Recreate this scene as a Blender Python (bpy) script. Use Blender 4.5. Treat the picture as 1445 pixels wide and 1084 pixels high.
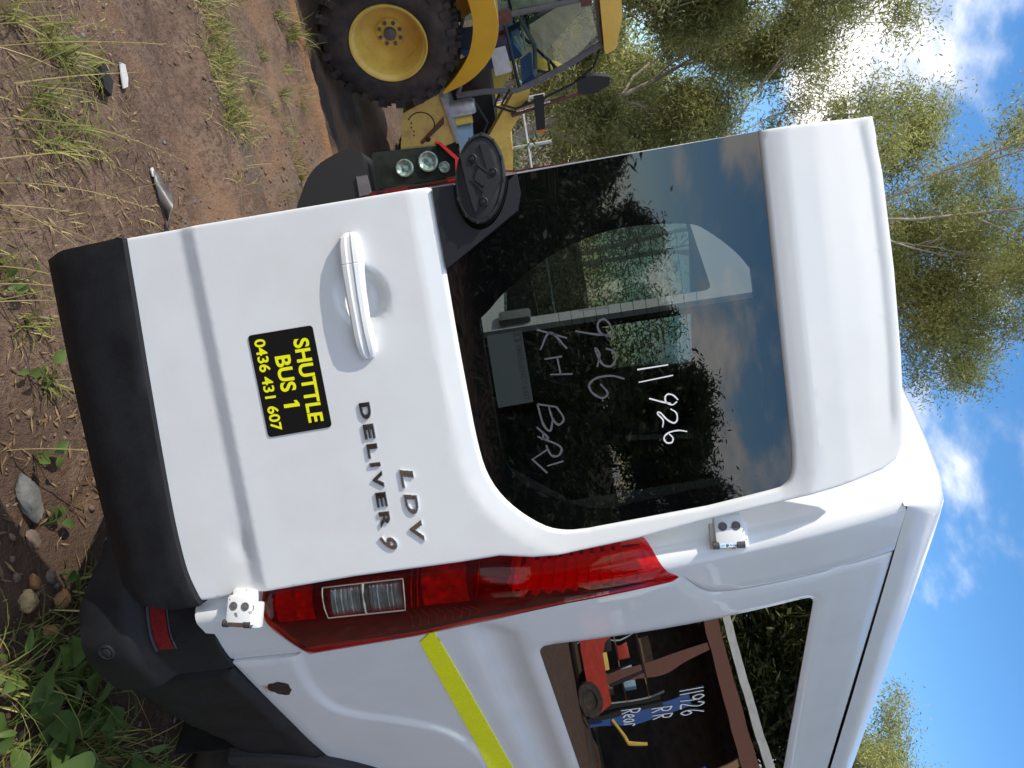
import bpy, bmesh, math, random
import numpy as np
from mathutils import Vector, Matrix
from mathutils.geometry import delaunay_2d_cdt
R = math.radians
rng = np.random.default_rng(7)
random.seed(7)
scene = bpy.context.scene
for o in list(bpy.data.objects): bpy.data.objects.remove(o)
col = scene.collection

# ---------------------------------------------------------------- camera
CAM = Vector((0.989, -1.546, 1.866))
yaw, pitch, roll = R(46.38), R(-6.96), R(8.03)          # the phone was held sideways: scene up is picture right
fwd = Vector((-math.sin(yaw) * math.cos(pitch), math.cos(yaw) * math.cos(pitch), math.sin(pitch)))
rgt = Vector((math.cos(yaw), math.sin(yaw), 0))
upv = rgt.cross(fwd)
r2 = math.cos(roll) * rgt - math.sin(roll) * upv
u2 = math.sin(roll) * rgt + math.cos(roll) * upv
cd = bpy.data.cameras.new('camera')
cam = bpy.data.objects.new('camera', cd); col.objects.link(cam)
ax, ay, az = u2, -r2, -fwd
cam.matrix_world = Matrix(((ax.x, ay.x, az.x, CAM.x), (ax.y, ay.y, az.y, CAM.y), (ax.z, ay.z, az.z, CAM.z), (0, 0, 0, 1)))
cd.sensor_fit = 'HORIZONTAL'; cd.sensor_width = 36.0; cd.lens = 36.0 * 1050.65 / 1445.0
cd.clip_start = 0.02; cd.clip_end = 900
scene.camera = cam

# ---------------------------------------------------------------- sky and sun
SUN = Vector((-0.155, -0.66, 0.73)).normalized()          # direction towards the sun
world = bpy.data.worlds.new('World'); scene.world = world; world.use_nodes = True
nt = world.node_tree; nd = nt.nodes; lk = nt.links
for n in list(nd): nd.remove(n)
wo = nd.new('ShaderNodeOutputWorld'); bg = nd.new('ShaderNodeBackground')
sky = nd.new('ShaderNodeTexSky'); sky.sky_type = 'NISHITA'; sky.sun_disc = False
sky.sun_elevation = math.asin(SUN.z); sky.sun_rotation = math.atan2(SUN.x, SUN.y)
sky.air_density = 1.0; sky.dust_density = 0.1; sky.ozone_density = 1.6
tc = nd.new('ShaderNodeTexCoord')
sep = nd.new('ShaderNodeSeparateXYZ'); lk.new(tc.outputs['Generated'], sep.inputs[0])
def wmath(op, a, b=None, c=None):
    m = nd.new('ShaderNodeMath'); m.operation = op
    for i, v in enumerate((a, b, c)):
        if v is None: continue
        if isinstance(v, (int, float)): m.inputs[i].default_value = v
        else: lk.new(v, m.inputs[i])
    return m.outputs[0]
zz = wmath('ADD', wmath('MAXIMUM', sep.outputs[2], 0.0), 0.25)
cx = wmath('DIVIDE', sep.outputs[0], zz); cy = wmath('DIVIDE', sep.outputs[1], zz)
cmb = nd.new('ShaderNodeCombineXYZ'); lk.new(cx, cmb.inputs[0]); lk.new(cy, cmb.inputs[1]); cmb.inputs[2].default_value = 3.3
n1 = nd.new('ShaderNodeTexNoise'); n1.inputs['Scale'].default_value = 1.55; n1.inputs['Detail'].default_value = 9; n1.inputs['Roughness'].default_value = 0.56
lk.new(cmb.outputs[0], n1.inputs['Vector'])
n2 = nd.new('ShaderNodeTexNoise'); n2.inputs['Scale'].default_value = 0.55; n2.inputs['Detail'].default_value = 2
lk.new(cmb.outputs[0], n2.inputs['Vector'])
def dotmask(v, lo, hi):                                   # soft cap of sky round one direction: the cloud bank there
    d = nd.new('ShaderNodeVectorMath'); d.operation = 'DOT_PRODUCT'
    lk.new(tc.outputs['Generated'], d.inputs[0]); d.inputs[1].default_value = Vector(v).normalized()
    m = nd.new('ShaderNodeMapRange'); m.interpolation_type = 'SMOOTHSTEP'; lk.new(d.outputs['Value'], m.inputs[0])
    m.inputs[1].default_value = lo; m.inputs[2].default_value = hi; return m.outputs[0]
cl = wmath('ADD', n1.outputs[0], wmath('MULTIPLY', wmath('SUBTRACT', n2.outputs[0], 0.5), 0.35))
cl = wmath('ADD', cl, wmath('MULTIPLY', dotmask((-0.90, 0.42, 0.47), 0.93, 0.995), 0.03))
cl = wmath('SUBTRACT', cl, wmath('MULTIPLY', dotmask((-0.42, 0.78, 0.46), 0.80, 0.96), 0.12))
cr = nd.new('ShaderNodeMapRange'); cr.interpolation_type = 'SMOOTHSTEP'; lk.new(cl, cr.inputs[0])
cr.inputs[1].default_value = 0.43; cr.inputs[2].default_value = 0.59
mx = nd.new('ShaderNodeMix'); mx.data_type = 'RGBA'
hsv = nd.new('ShaderNodeHueSaturation'); hsv.inputs['Saturation'].default_value = 1.28; hsv.inputs['Value'].default_value = 0.72; lk.new(sky.outputs[0], hsv.inputs['Color'])
n3 = nd.new('ShaderNodeTexNoise'); n3.inputs['Scale'].default_value = 3.1; n3.inputs['Detail'].default_value = 6; lk.new(cmb.outputs[0], n3.inputs['Vector'])
cc = nd.new('ShaderNodeMix'); cc.data_type = 'RGBA'; cm = nd.new('ShaderNodeMapRange'); lk.new(n3.outputs[0], cm.inputs[0]); cm.inputs[1].default_value = .36; cm.inputs[2].default_value = .62; lk.new(cm.outputs[0], cc.inputs['Factor'])
cc.inputs['A'].default_value = (2.9, 3.0, 3.2, 1); cc.inputs['B'].default_value = (5.2, 5.1, 5.0, 1)
lk.new(cr.outputs[0], mx.inputs['Factor']); lk.new(hsv.outputs[0], mx.inputs['A']); lk.new(cc.outputs['Result'], mx.inputs['B'])
lk.new(mx.outputs['Result'], bg.inputs[0]); bg.inputs[1].default_value = 0.15
lk.new(bg.outputs[0], wo.inputs[0])
sd = bpy.data.lights.new('sun', 'SUN'); sd.energy = 2.0; sd.angle = R(0.53); sd.color = (1.0, 0.93, 0.80)
so = bpy.data.objects.new('sun', sd); col.objects.link(so)
so.rotation_euler = (-SUN).to_track_quat('-Z', 'Y').to_euler(); so.location = (0, 0, 20)
vs = scene.view_settings; vs.view_transform = 'Standard'; vs.look = 'None'; vs.gamma = 1; vs.exposure = 1.08; vs.use_curve_mapping = False

# ---------------------------------------------------------------- materials
def N(t, k): return t.nodes.new(k)
def setsock(b, **kw):
    for k, v in kw.items(): b.inputs[k].default_value = v
MATS = {}
def mat(name, c1, c2=None, sc=8.0, rough=0.5, metal=0.0, coat=0.0, spec=0.5, bump=0.0, bsc=None, det=6, lo=0.35, hi=0.65, r2=None, tw=None, coatr=0.03):
    if name in MATS: return MATS[name]
    m = bpy.data.materials.new(name); m.use_nodes = True; t = m.node_tree
    b = t.nodes['Principled BSDF']; l = t.links
    b.inputs['Base Color'].default_value = (*c1, 1); b.inputs['Roughness'].default_value = rough; b.inputs['Metallic'].default_value = metal
    b.inputs['Coat Weight'].default_value = coat; b.inputs['Coat Roughness'].default_value = coatr; b.inputs['Specular IOR Level'].default_value = spec
    co = N(t, 'ShaderNodeTexCoord')
    if c2 is not None:
        nz = N(t, 'ShaderNodeTexNoise'); nz.inputs['Scale'].default_value = sc; nz.inputs['Detail'].default_value = det; nz.inputs['Roughness'].default_value = 0.6
        l.new(co.outputs['Object'], nz.inputs['Vector'])
        mr = N(t, 'ShaderNodeMapRange'); mr.inputs[1].default_value = lo; mr.inputs[2].default_value = hi; l.new(nz.outputs[0], mr.inputs[0])
        mm = N(t, 'ShaderNodeMix'); mm.data_type = 'RGBA'; l.new(mr.outputs[0], mm.inputs['Factor'])
        mm.inputs['A'].default_value = (*c1, 1); mm.inputs['B'].default_value = (*c2, 1); l.new(mm.outputs['Result'], b.inputs['Base Color'])
        if r2 is not None:
            rr = N(t, 'ShaderNodeMapRange'); rr.inputs[3].default_value = rough; rr.inputs[4].default_value = r2
            l.new(mr.outputs[0], rr.inputs[0]); l.new(rr.outputs[0], b.inputs['Roughness'])
    if bump:
        bz = N(t, 'ShaderNodeTexNoise'); bz.inputs['Scale'].default_value = bsc or sc * 4; bz.inputs['Detail'].default_value = 5
        l.new(co.outputs['Object'], bz.inputs['Vector'])
        bp = N(t, 'ShaderNodeBump'); bp.inputs['Strength'].default_value = bump; bp.inputs['Distance'].default_value = 0.01
        l.new(bz.outputs[0], bp.inputs['Height']); l.new(bp.outputs[0], b.inputs['Normal'])
    MATS[name] = m; return m
def glass(name, tint, ior=1.5, rough=0.0, gl=(1, 1, 1), warp=0.0):
    m = bpy.data.materials.new(name); m.use_nodes = True; t = m.node_tree; l = t.links
    t.nodes.remove(t.nodes['Principled BSDF']); out = t.nodes['Material Output']
    tr = N(t, 'ShaderNodeBsdfTransparent'); tr.inputs[0].default_value = (*tint, 1)
    g = N(t, 'ShaderNodeBsdfGlossy'); g.inputs['Roughness'].default_value = rough; g.inputs[0].default_value = (*gl, 1)
    f = N(t, 'ShaderNodeFresnel'); f.inputs[0].default_value = ior
    mm = N(t, 'ShaderNodeMixShader'); l.new(f.outputs[0], mm.inputs[0]); l.new(tr.outputs[0], mm.inputs[1]); l.new(g.outputs[0], mm.inputs[2])
    if warp:
        co = N(t, 'ShaderNodeTexCoord'); nz = N(t, 'ShaderNodeTexNoise'); nz.inputs['Scale'].default_value = 3.0; nz.inputs['Detail'].default_value = 1; l.new(co.outputs['Object'], nz.inputs['Vector'])
        bp = N(t, 'ShaderNodeBump'); bp.inputs['Strength'].default_value = 1.0; bp.inputs['Distance'].default_value = warp; l.new(nz.outputs[0], bp.inputs['Height']); l.new(bp.outputs[0], g.inputs['Normal'])
    l.new(mm.outputs[0], out.inputs[0]); MATS[name] = m; return m
M_WHITE = mat('white_paint', (.79, .795, .80), (.745, .745, .735), lo=.45, hi=.72, sc=4.5, rough=.36, coat=.9, coatr=.025, spec=.35, r2=.44)
M_BLACKP = mat('black_textured_plastic', (.0075, .008, .0095), (.012, .0125, .0145), sc=9, rough=.44, bump=.14, bsc=420, r2=.62, spec=.28)
M_TRIM = mat('matt_black_trim', (.020, .020, .023), rough=.5, spec=.35)
M_FRIT = mat('black_glass_border', (.0025, .0025, .003), rough=.015, spec=.5); M_FRIT.node_tree.nodes['Principled BSDF'].inputs['IOR'].default_value = 1.86
M_GLASS = glass('tinted_window_glass', (.135, .155, .15), ior=1.86)
M_MIDGLASS = glass('mid_tint_glass', (.30, .34, .33))
M_SGLASS = glass('dark_side_glass', (.06, .065, .06), ior=4.2, warp=.0009)
M_CLEAR = glass('cab_glass', (.62, .74, .68), ior=1.45)
M_CHROME = mat('chrome', (.80, .81, .83), rough=.10, metal=1.0, bump=.5, bsc=45)
M_DCHROME = mat('dark_chrome', (.14, .14, .14), (.34, .34, .34), sc=14, rough=.14, metal=.95, bump=.5, bsc=45)
M_STICK = mat('black_vinyl', (.006, .006, .006), rough=.35)
M_YEL = mat('yellow_vinyl', (.93, .92, .01), rough=.4)
M_TAPE = mat('yellow_reflective_tape', (.96, .97, .004), (.86, .88, .006), sc=26, rough=.22, bump=.25, bsc=150, r2=.45)
M_RUBBER = mat('tyre_rubber', (.024, .022, .021), (.075, .055, .043), sc=6, rough=.85, bump=.25, bsc=60)
M_GASKET = mat('gasket', (.006, .006, .006), rough=.8)
M_DARKIN = mat('dark_interior', (.02, .02, .021), rough=.8)
M_LINER = mat('pale_lining', (.45, .46, .44), rough=.8)
M_REDLENS = glass('red_lens', (.82, .012, .016), ior=1.33, rough=.02)
M_REFL = mat('lamp_reflector', (.55, .53, .52), (.30, .28, .28), sc=30, rough=.25, metal=.55)
M_DARKRED = mat('dark_red_housing', (.16, .06, .06), (.07, .025, .03), sc=12, rough=.35)
M_CLENS = glass('clear_lens', (.85, .87, .83), ior=1.4, rough=.03)
M_RED_R = mat('red_reflector', (.20, .006, .012), (.12, .004, .008), sc=60, rough=.2, bump=.3, bsc=300)
M_RUST = mat('rust', (.018, .012, .010), (.07, .032, .016), sc=60, rough=.95, bump=.8, bsc=160)
M_STEEL = mat('bare_steel', (.16, .16, .165), (.07, .065, .06), sc=30, rough=.4, metal=.7)
M_ALLOY = mat('alloy', (.5, .51, .52), rough=.35, metal=.8)
M_TYEL = mat('machine_yellow', (.84, .60, .13), (.74, .50, .10), sc=5, rough=.42, coat=.2, bump=.05, lo=.45, hi=.6)
M_TYELR = mat('faded_machine_yellow', (.70, .50, .14), (.40, .24, .09), sc=7, rough=.6, lo=.5, hi=.8, bump=.1)
M_TORANGE = mat('fender_yellow', (.76, .44, .03), (.68, .38, .03), sc=4, rough=.35, coat=.4)
M_MGREY = mat('machine_grey', (.10, .10, .11), (.15, .14, .14), sc=10, rough=.55)
M_MBLACK = mat('machine_black', (.015, .015, .016), rough=.6)
M_RUSTP = mat('red_brown_primer', (.16, .06, .045), (.10, .045, .03), sc=20, rough=.7)
M_GALV = mat('galvanised_pipe', (.52, .53, .53), (.40, .40, .39), sc=20, rough=.45, metal=.5)
M_REDCAR = mat('red_car_paint', (.42, .012, .016), rough=.3, coat=.8)
M_REDM = mat('red_machine_paint', (.50, .045, .025), (.36, .035, .02), sc=5, rough=.5)
M_BLUE = mat('blue_paint', (.03, .09, .30), rough=.5)
M_LBLUE = mat('pale_blue_plastic', (.30, .46, .58), rough=.5)
M_PAPER = mat('white_paper', (.60, .61, .61), (.48, .48, .46), sc=9, rough=.8)
M_MARK = mat('white_paint_marker', (.86, .86, .86), rough=.6)
M_MARKF = mat('faint_grey_marker', (.085, .088, .098), rough=.8)
M_LABEL = mat('pale_green_label', (.42, .50, .46), rough=.6)
M_INK = mat('label_ink', (.05, .06, .06), rough=.6)
M_BARK = mat('gum_bark', (.52, .46, .38), (.30, .24, .18), sc=4, rough=.9, bump=.3)
M_BARKD = mat('dark_bark', (.16, .12, .09), (.09, .07, .05), sc=6, rough=.95, bump=.3)
M_ORANGE = mat('amber_lens', (.75, .17, .01), rough=.3)
M_SHEDW = mat('shed_sheet', (.10, .08, .07), (.05, .04, .04), sc=2, rough=.8)
M_SHEDB = mat('shed_beam', (.14, .055, .04), rough=.7)
M_ROOF = mat('zinc_roof', (.55, .56, .57), (.42, .43, .43), sc=3, rough=.5, metal=.3)
M_TIMBER = mat('timber', (.30, .19, .10), (.2, .12, .07), sc=6, rough=.8)
M_DRUM = mat('drum_grey', (.22, .24, .20), rough=.6)
def leafmat(name, c1, c2, sc=1.2, trans=.35):
    m = bpy.data.materials.new(name); m.use_nodes = True; t = m.node_tree; l = t.links
    b = t.nodes['Principled BSDF']; out = t.nodes['Material Output']
    g = N(t, 'ShaderNodeNewGeometry'); nz = N(t, 'ShaderNodeTexNoise'); nz.inputs['Scale'].default_value = sc; nz.inputs['Detail'].default_value = 3
    l.new(g.outputs['Position'], nz.inputs['Vector'])
    add = N(t, 'ShaderNodeMath'); add.operation = 'MULTIPLY_ADD'; l.new(g.outputs['Random Per Island'], add.inputs[0]); add.inputs[1].default_value = .5; l.new(nz.outputs[0], add.inputs[2])
    mr = N(t, 'ShaderNodeMapRange'); mr.inputs[1].default_value = .45; mr.inputs[2].default_value = 1.0; l.new(add.outputs[0], mr.inputs[0])
    mm = N(t, 'ShaderNodeMix'); mm.data_type = 'RGBA'; mm.inputs['A'].default_value = (*c1, 1); mm.inputs['B'].default_value = (*c2, 1); l.new(mr.outputs[0], mm.inputs['Factor'])
    l.new(mm.outputs['Result'], b.inputs['Base Color']); b.inputs['Roughness'].default_value = .5; b.inputs['Specular IOR Level'].default_value = .35
    tl = N(t, 'ShaderNodeBsdfTranslucent'); l.new(mm.outputs['Result'], tl.inputs[0])
    ms = N(t, 'ShaderNodeMixShader'); ms.inputs[0].default_value = trans; l.new(b.outputs[0], ms.inputs[1]); l.new(tl.outputs[0], ms.inputs[2]); l.new(ms.outputs[0], out.inputs[0])
    MATS[name] = m; return m
M_GUM = leafmat('gum_leaves', (.14, .165, .06), (.50, .50, .21), trans=.45)
M_GUM2 = leafmat('bright_gum_leaves', (.16, .185, .06), (.56, .56, .22), trans=.45)
M_GUMD = leafmat('dark_leaves', (.018, .03, .010), (.06, .085, .025))
M_GRASS = leafmat('green_grass', (.11, .14, .035), (.33, .33, .09), sc=4)
M_DRY = leafmat('dry_grass', (.30, .25, .10), (.50, .42, .18), sc=6, trans=.2)
M_WEED = leafmat('weed_leaves', (.045, .085, .022), (.11, .17, .04), sc=5, trans=.3)

# ---------------------------------------------------------------- mesh helpers
ROOT = {}
def base_of(p):
    while p is not None and p.parent is not None: p = p.parent
    return Vector(p.location) if p is not None else Vector((0, 0, 0))
def thing(name, label, cat, loc, group=None):
    o = bpy.data.objects.new(name, None); col.objects.link(o); o.location = loc; o.empty_display_size = .1
    tag(o, label, cat, group); return o
def tag(o, label=None, cat=None, group=None, kind=None):
    if label: o['label'] = label
    if cat: o['category'] = cat
    if group: o['group'] = group
    if kind: o['kind'] = kind
    return o
def mk(name, V, Fc, m, parent=None, smooth=True, angle=35, midx=None, loc=None):
    V = np.asarray(V, float).reshape(-1, 3)
    b = np.array(loc if loc is not None else (base_of(parent) if parent is not None else (0, 0, 0)))
    me = bpy.data.meshes.new(name); me.from_pydata((V - b).tolist(), [], [tuple(f) for f in Fc])
    ms = m if isinstance(m, (list, tuple)) else [m]
    for q in ms: me.materials.append(q)
    if midx is not None: me.polygons.foreach_set('material_index', np.asarray(midx, np.int32))
    if smooth:
        me.shade_smooth(); me.set_sharp_from_angle(angle=R(angle))
    me.update(); o = bpy.data.objects.new(name, me); col.objects.link(o)
    if parent is not None: o.parent = parent
    elif loc is not None: o.location = loc
    return o
class MB:
    def __init__(s): s.V = []; s.F = []; s.M = []
    def add(s, V, Fc, mi=0):
        k = len(s.V); s.V += [tuple(v) for v in V]; s.F += [tuple(i + k for i in f) for f in Fc]; s.M += [mi] * len(Fc); return s
    def box(s, c, size, ax=None, mi=0, bev=0.0):
        ex, ey, ez = ax if ax else (Vector((1, 0, 0)), Vector((0, 1, 0)), Vector((0, 0, 1)))
        hx, hy, hz = [q / 2 for q in size]; c = Vector(c)
        if bev <= 0:
            P = [c + ex * x * hx + ey * y * hy + ez * z * hz for x in (-1, 1) for y in (-1, 1) for z in (-1, 1)]
            return s.add(P, [(0, 1, 3, 2), (4, 6, 7, 5), (0, 4, 5, 1), (2, 3, 7, 6), (0, 2, 6, 4), (1, 5, 7, 3)], mi)
        bm = bmesh.new(); bmesh.ops.create_cube(bm, size=1.0)
        for v in bm.verts: v.co = Vector((v.co.x * size[0], v.co.y * size[1], v.co.z * size[2]))
        bmesh.ops.bevel(bm, geom=bm.edges[:], offset=bev, segments=2, affect='EDGES', profile=.6)
        bm.verts.ensure_lookup_table(); bm.verts.index_update()
        P = [c + ex * v.co.x + ey * v.co.y + ez * v.co.z for v in bm.verts]
        Fc = [[v.index for v in f.verts] for f in bm.faces]; bm.free()
        return s.add(P, Fc, mi)
    def tube(s, pts, rad, n=8, mi=0, cap=True):
        pts = [Vector(p) for p in pts]; rad = rad if isinstance(rad, (list, tuple)) else [rad] * len(pts)
        rings = []; nrm = None
        for i, p in enumerate(pts):
            t = (pts[min(i + 1, len(pts) - 1)] - pts[max(i - 1, 0)])
            t = t.normalized() if t.length > 1e-9 else Vector((0, 0, 1))
            if nrm is None:
                a = Vector((0, 0, 1)) if abs(t.z) < .9 else Vector((1, 0, 0)); nrm = t.cross(a).normalized()
            else: nrm = (nrm - t * nrm.dot(t)).normalized()
            bn = t.cross(nrm)
            rings.append([p + (nrm * math.cos(2 * math.pi * k / n) + bn * math.sin(2 * math.pi * k / n)) * rad[i] for k in range(n)])
        V = [v for r in rings for v in r]; Fc = []
        for i in range(len(pts) - 1):
            for k in range(n): Fc.append((i * n + k, i * n + (k + 1) % n, (i + 1) * n + (k + 1) % n, (i + 1) * n + k))
        if cap: Fc.append(tuple(range(n - 1, -1, -1))); Fc.append(tuple(range((len(pts) - 1) * n, len(pts) * n)))
        return s.add(V, Fc, mi)
    def lathe(s, c, axis, prof, n=32, mi=0, u=None):           # prof: (radius, along axis)
        axis = Vector(axis).normalized(); a = Vector((0, 0, 1)) if abs(axis.z) < .9 else Vector((1, 0, 0))
        e1 = axis.cross(a).normalized(); e2 = axis.cross(e1); c = Vector(c); V = []; Fc = []; m = len(prof)
        for r, h in prof:
            for k in range(n):
                t = 2 * math.pi * k / n; V.append(c + axis * h + (e1 * math.cos(t) + e2 * math.sin(t)) * r)
        for i in range(m - 1):
            for k in range(n): Fc.append((i * n + k, i * n + (k + 1) % n, (i + 1) * n + (k + 1) % n, (i + 1) * n + k))
        return s.add(V, Fc, mi)
    def prism(s, poly, f3, d0, d1, mi=0):                       # poly in a plane, f3(a, b, depth)
        n = len(poly); V = [f3(a, b, d0) for a, b in poly] + [f3(a, b, d1) for a, b in poly]
        Fc = [tuple(range(n)), tuple(range(2 * n - 1, n - 1, -1))] + [(i, i + n, (i + 1) % n + n, (i + 1) % n) for i in range(n)]
        return s.add(V, Fc, mi)
    def build(s, name, m, parent=None, smooth=True, angle=35, loc=None, fixn=False):
        o = mk(name, s.V, s.F, m, parent, smooth, angle, s.M if isinstance(m, (list, tuple)) else None, loc)
        if fixn:
            bm = bmesh.new(); bm.from_mesh(o.data); bmesh.ops.recalc_face_normals(bm, faces=bm.faces[:]); bm.to_mesh(o.data); bm.free()
        return o
def pip(P, poly):
    x, y = P[:, 0], P[:, 1]; ins = np.zeros(len(P), bool); q = np.asarray(poly); n = len(q)
    for i in range(n):
        x1, y1 = q[i]; x2, y2 = q[(i + 1) % n]
        if y1 == y2: continue
        c = ((y1 > y) != (y2 > y)) & (x < (x2 - x1) * (y - y1) / (y2 - y1) + x1); ins ^= c
    return ins
def pdist(P, poly, closed=True):
    q = np.asarray(poly, float); n = len(q); d = np.full(len(P), 1e9)
    for i in range(n if closed else n - 1):
        a = q[i]; b = q[(i + 1) % n]; ab = b - a; L2 = max(ab @ ab, 1e-12)
        t = np.clip(((P - a) @ ab) / L2, 0, 1); d = np.minimum(d, np.hypot(*(P - a - t[:, None] * ab).T))
    return d
def sstep(e0, e1, x):
    t = np.clip((x - e0) / (e1 - e0), 0, 1); return t * t * (3 - 2 * t)
def resample(poly, step, closed=True):
    out = []; n = len(poly)
    for i in range(n if closed else n - 1):
        a = np.array(poly[i], float); b = np.array(poly[(i + 1) % n], float); k = max(1, int(np.ceil(np.linalg.norm(b - a) / step)))
        for j in range(k): out.append(tuple(a + (b - a) * j / k))
    if not closed: out.append(tuple(poly[-1]))
    return out
def rounded(poly, rad, seg=5):
    out = []; n = len(poly)
    for i in range(n):
        p = np.array(poly[i], float); a = np.array(poly[i - 1], float) - p; b = np.array(poly[(i + 1) % n], float) - p
        la, lb = np.linalg.norm(a), np.linalg.norm(b); r = rad[i] if isinstance(rad, (list, tuple)) else rad
        r = min(r, la * .49, lb * .49)
        if r <= 1e-6: out.append(tuple(p)); continue
        A = p + a / la * r; B = p + b / lb * r
        for k in range(seg + 1):
            t = k / seg; out.append(tuple((1 - t) ** 2 * A + 2 * t * (1 - t) * p + t * t * B))
    return out
def smoothline(pts, k=6):                                        # Catmull-Rom through open points
    P = [np.array(p, float) for p in pts]; P = [2 * P[0] - P[1]] + P + [2 * P[-1] - P[-2]]; out = []
    for i in range(1, len(P) - 2):
        for j in range(k):
            t = j / k; out.append(tuple(.5 * (2 * P[i] + (P[i + 1] - P[i - 1]) * t + (2 * P[i - 1] - 5 * P[i] + 4 * P[i + 1] - P[i + 2]) * t * t + (3 * P[i] - P[i - 1] - 3 * P[i + 1] + P[i + 2]) * t ** 3)))
    out.append(tuple(P[-2])); return out
def sheet(name, outline, f3, m, parent=None, holes=(), step=.03, edge=None, back=None, flip=False, angle=35, closeback=False, extra=None):
    """panel cut to an outline: f3(s, t) -> Nx3 points; back(s, t) -> Nx3 points behind the rim"""
    edge = edge or step; loops = [resample(outline, edge)] + [resample(h, edge) for h in holes]
    pts = []; eds = []
    for lp in loops:
        k = len(pts); pts += lp; eds += [(k + i, k + (i + 1) % len(lp)) for i in range(len(lp))]
    q = np.array(outline); g = np.stack(np.meshgrid(np.arange(q[:, 0].min() + step / 2, q[:, 0].max(), step), np.arange(q[:, 1].min() + step / 2, q[:, 1].max(), step)), -1).reshape(-1, 2)
    if extra is not None:
        cell = set(map(tuple, np.floor(extra / (step * .75)).astype(int))); g = np.vstack([g[[tuple(c_) not in cell for c_ in np.floor(g / (step * .75)).astype(int)]], extra])
    if len(g):
        g = g[pip(g, loops[0])]
        for h in loops[1:]: g = g[~pip(g, h)]
        for lp in loops:
            if len(g): g = g[pdist(g, lp) > (step * .4 if extra is None else .0015)]
        pts = pts + [tuple(p) for p in g]
    res = delaunay_2d_cdt([Vector(p) for p in pts], eds, [], 0, 1e-6)
    P = np.array([tuple(v) for v in res[0]]); T = [tuple(f) for f in res[2]]
    c = np.array([P[list(f)].mean(0) for f in T]); ok = pip(c, loops[0])
    for h in loops[1:]: ok &= ~pip(c, h)
    T = [f for f, k in zip(T, ok) if k]
    ar = lambda f: (P[f[1]][0] - P[f[0]][0]) * (P[f[2]][1] - P[f[0]][1]) - (P[f[1]][1] - P[f[0]][1]) * (P[f[2]][0] - P[f[0]][0])
    T = [f if ar(f) > 0 else f[::-1] for f in T]
    V = np.asarray(f3(P[:, 0], P[:, 1]))
    Fc = list(T)
    if back is not None:
        B = np.asarray(back(P[:, 0], P[:, 1])); n = len(V); V = np.vstack([V, B])
        cnt = {}
        for f in T:
            for i in range(3):
                a, b = f[i], f[(i + 1) % 3]; cnt[(a, b)] = cnt.get((a, b), 0) + 1
        for (a, b) in cnt:
            if (b, a) not in cnt: Fc.append((b, a, a + n, b + n))
        if closeback: Fc += [tuple(i + n for i in f[::-1]) for f in T]
    if flip: Fc = [f[::-1] for f in Fc]
    return mk(name, V, Fc, m, parent, True, angle)
def grid(name, G, m, parent=None, closed_u=False, flip=False, angle=35, midx=None):
    G = np.asarray(G, float); a, b = G.shape[:2]; Fc = []
    for i in range(a - 1):
        for j in range(b if closed_u else b - 1):
            f = (i * b + j, i * b + (j + 1) % b, (i + 1) * b + (j + 1) % b, (i + 1) * b + j); Fc.append(f[::-1] if flip else f)
    return mk(name, G.reshape(-1, 3), Fc, m, parent, True, angle, midx)
def text_geo(body, w, h, offset=0.0, extrude=0.0, bevel=0.0, shear=0.0):
    """flat or extruded lettering scaled to w x h; returns verts (x, y, z) with the origin at lower left, and faces"""
    c = bpy.data.curves.new('lettering', 'FONT'); c.body = body; c.size = 1; c.offset = offset; c.extrude = extrude; c.bevel_depth = bevel; c.bevel_resolution = 1; c.shear = shear
    c.resolution_u = 6
    o = bpy.data.objects.new('lettering', c); col.objects.link(o); bpy.context.view_layer.update()
    dg = bpy.context.evaluated_depsgraph_get(); me = o.evaluated_get(dg).to_mesh()
    V = np.array([tuple(v.co) for v in me.vertices]); Fc = [tuple(p.vertices) for p in me.polygons]
    o.evaluated_get(dg).to_mesh_clear(); bpy.data.objects.remove(o); bpy.data.curves.remove(c)
    V[:, :2] -= V[:, :2].min(0); mxy = V[:, :2].max(0); sx, sy = w / mxy[0], h / mxy[1]
    V[:, 0] *= sx; V[:, 1] *= sy
    return V, Fc
def vnoise(x, y, seed=0):
    x = np.asarray(x, float); y = np.asarray(y, float); xi = np.floor(x).astype(np.int64); yi = np.floor(y).astype(np.int64); fx = x - xi; fy = y - yi
    fx = fx * fx * (3 - 2 * fx); fy = fy * fy * (3 - 2 * fy)
    def h(a, b):
        n = (a * 374761393 + b * 668265263 + seed * 144665) & 0x7fffffff; n = ((n ^ (n >> 13)) * 1274126177) & 0x7fffffff
        return ((n ^ (n >> 16)) & 0xffff) / 65535.0
    return (h(xi, yi) * (1 - fx) + h(xi + 1, yi) * fx) * (1 - fy) + (h(xi, yi + 1) * (1 - fx) + h(xi + 1, yi + 1) * fx) * fy
def fbm(x, y, o=4, seed=0):
    s = 0; a = .5
    for i in range(o): s = s + a * vnoise(x * 2 ** i, y * 2 ** i, seed + i); a *= .5
    return s

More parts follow.
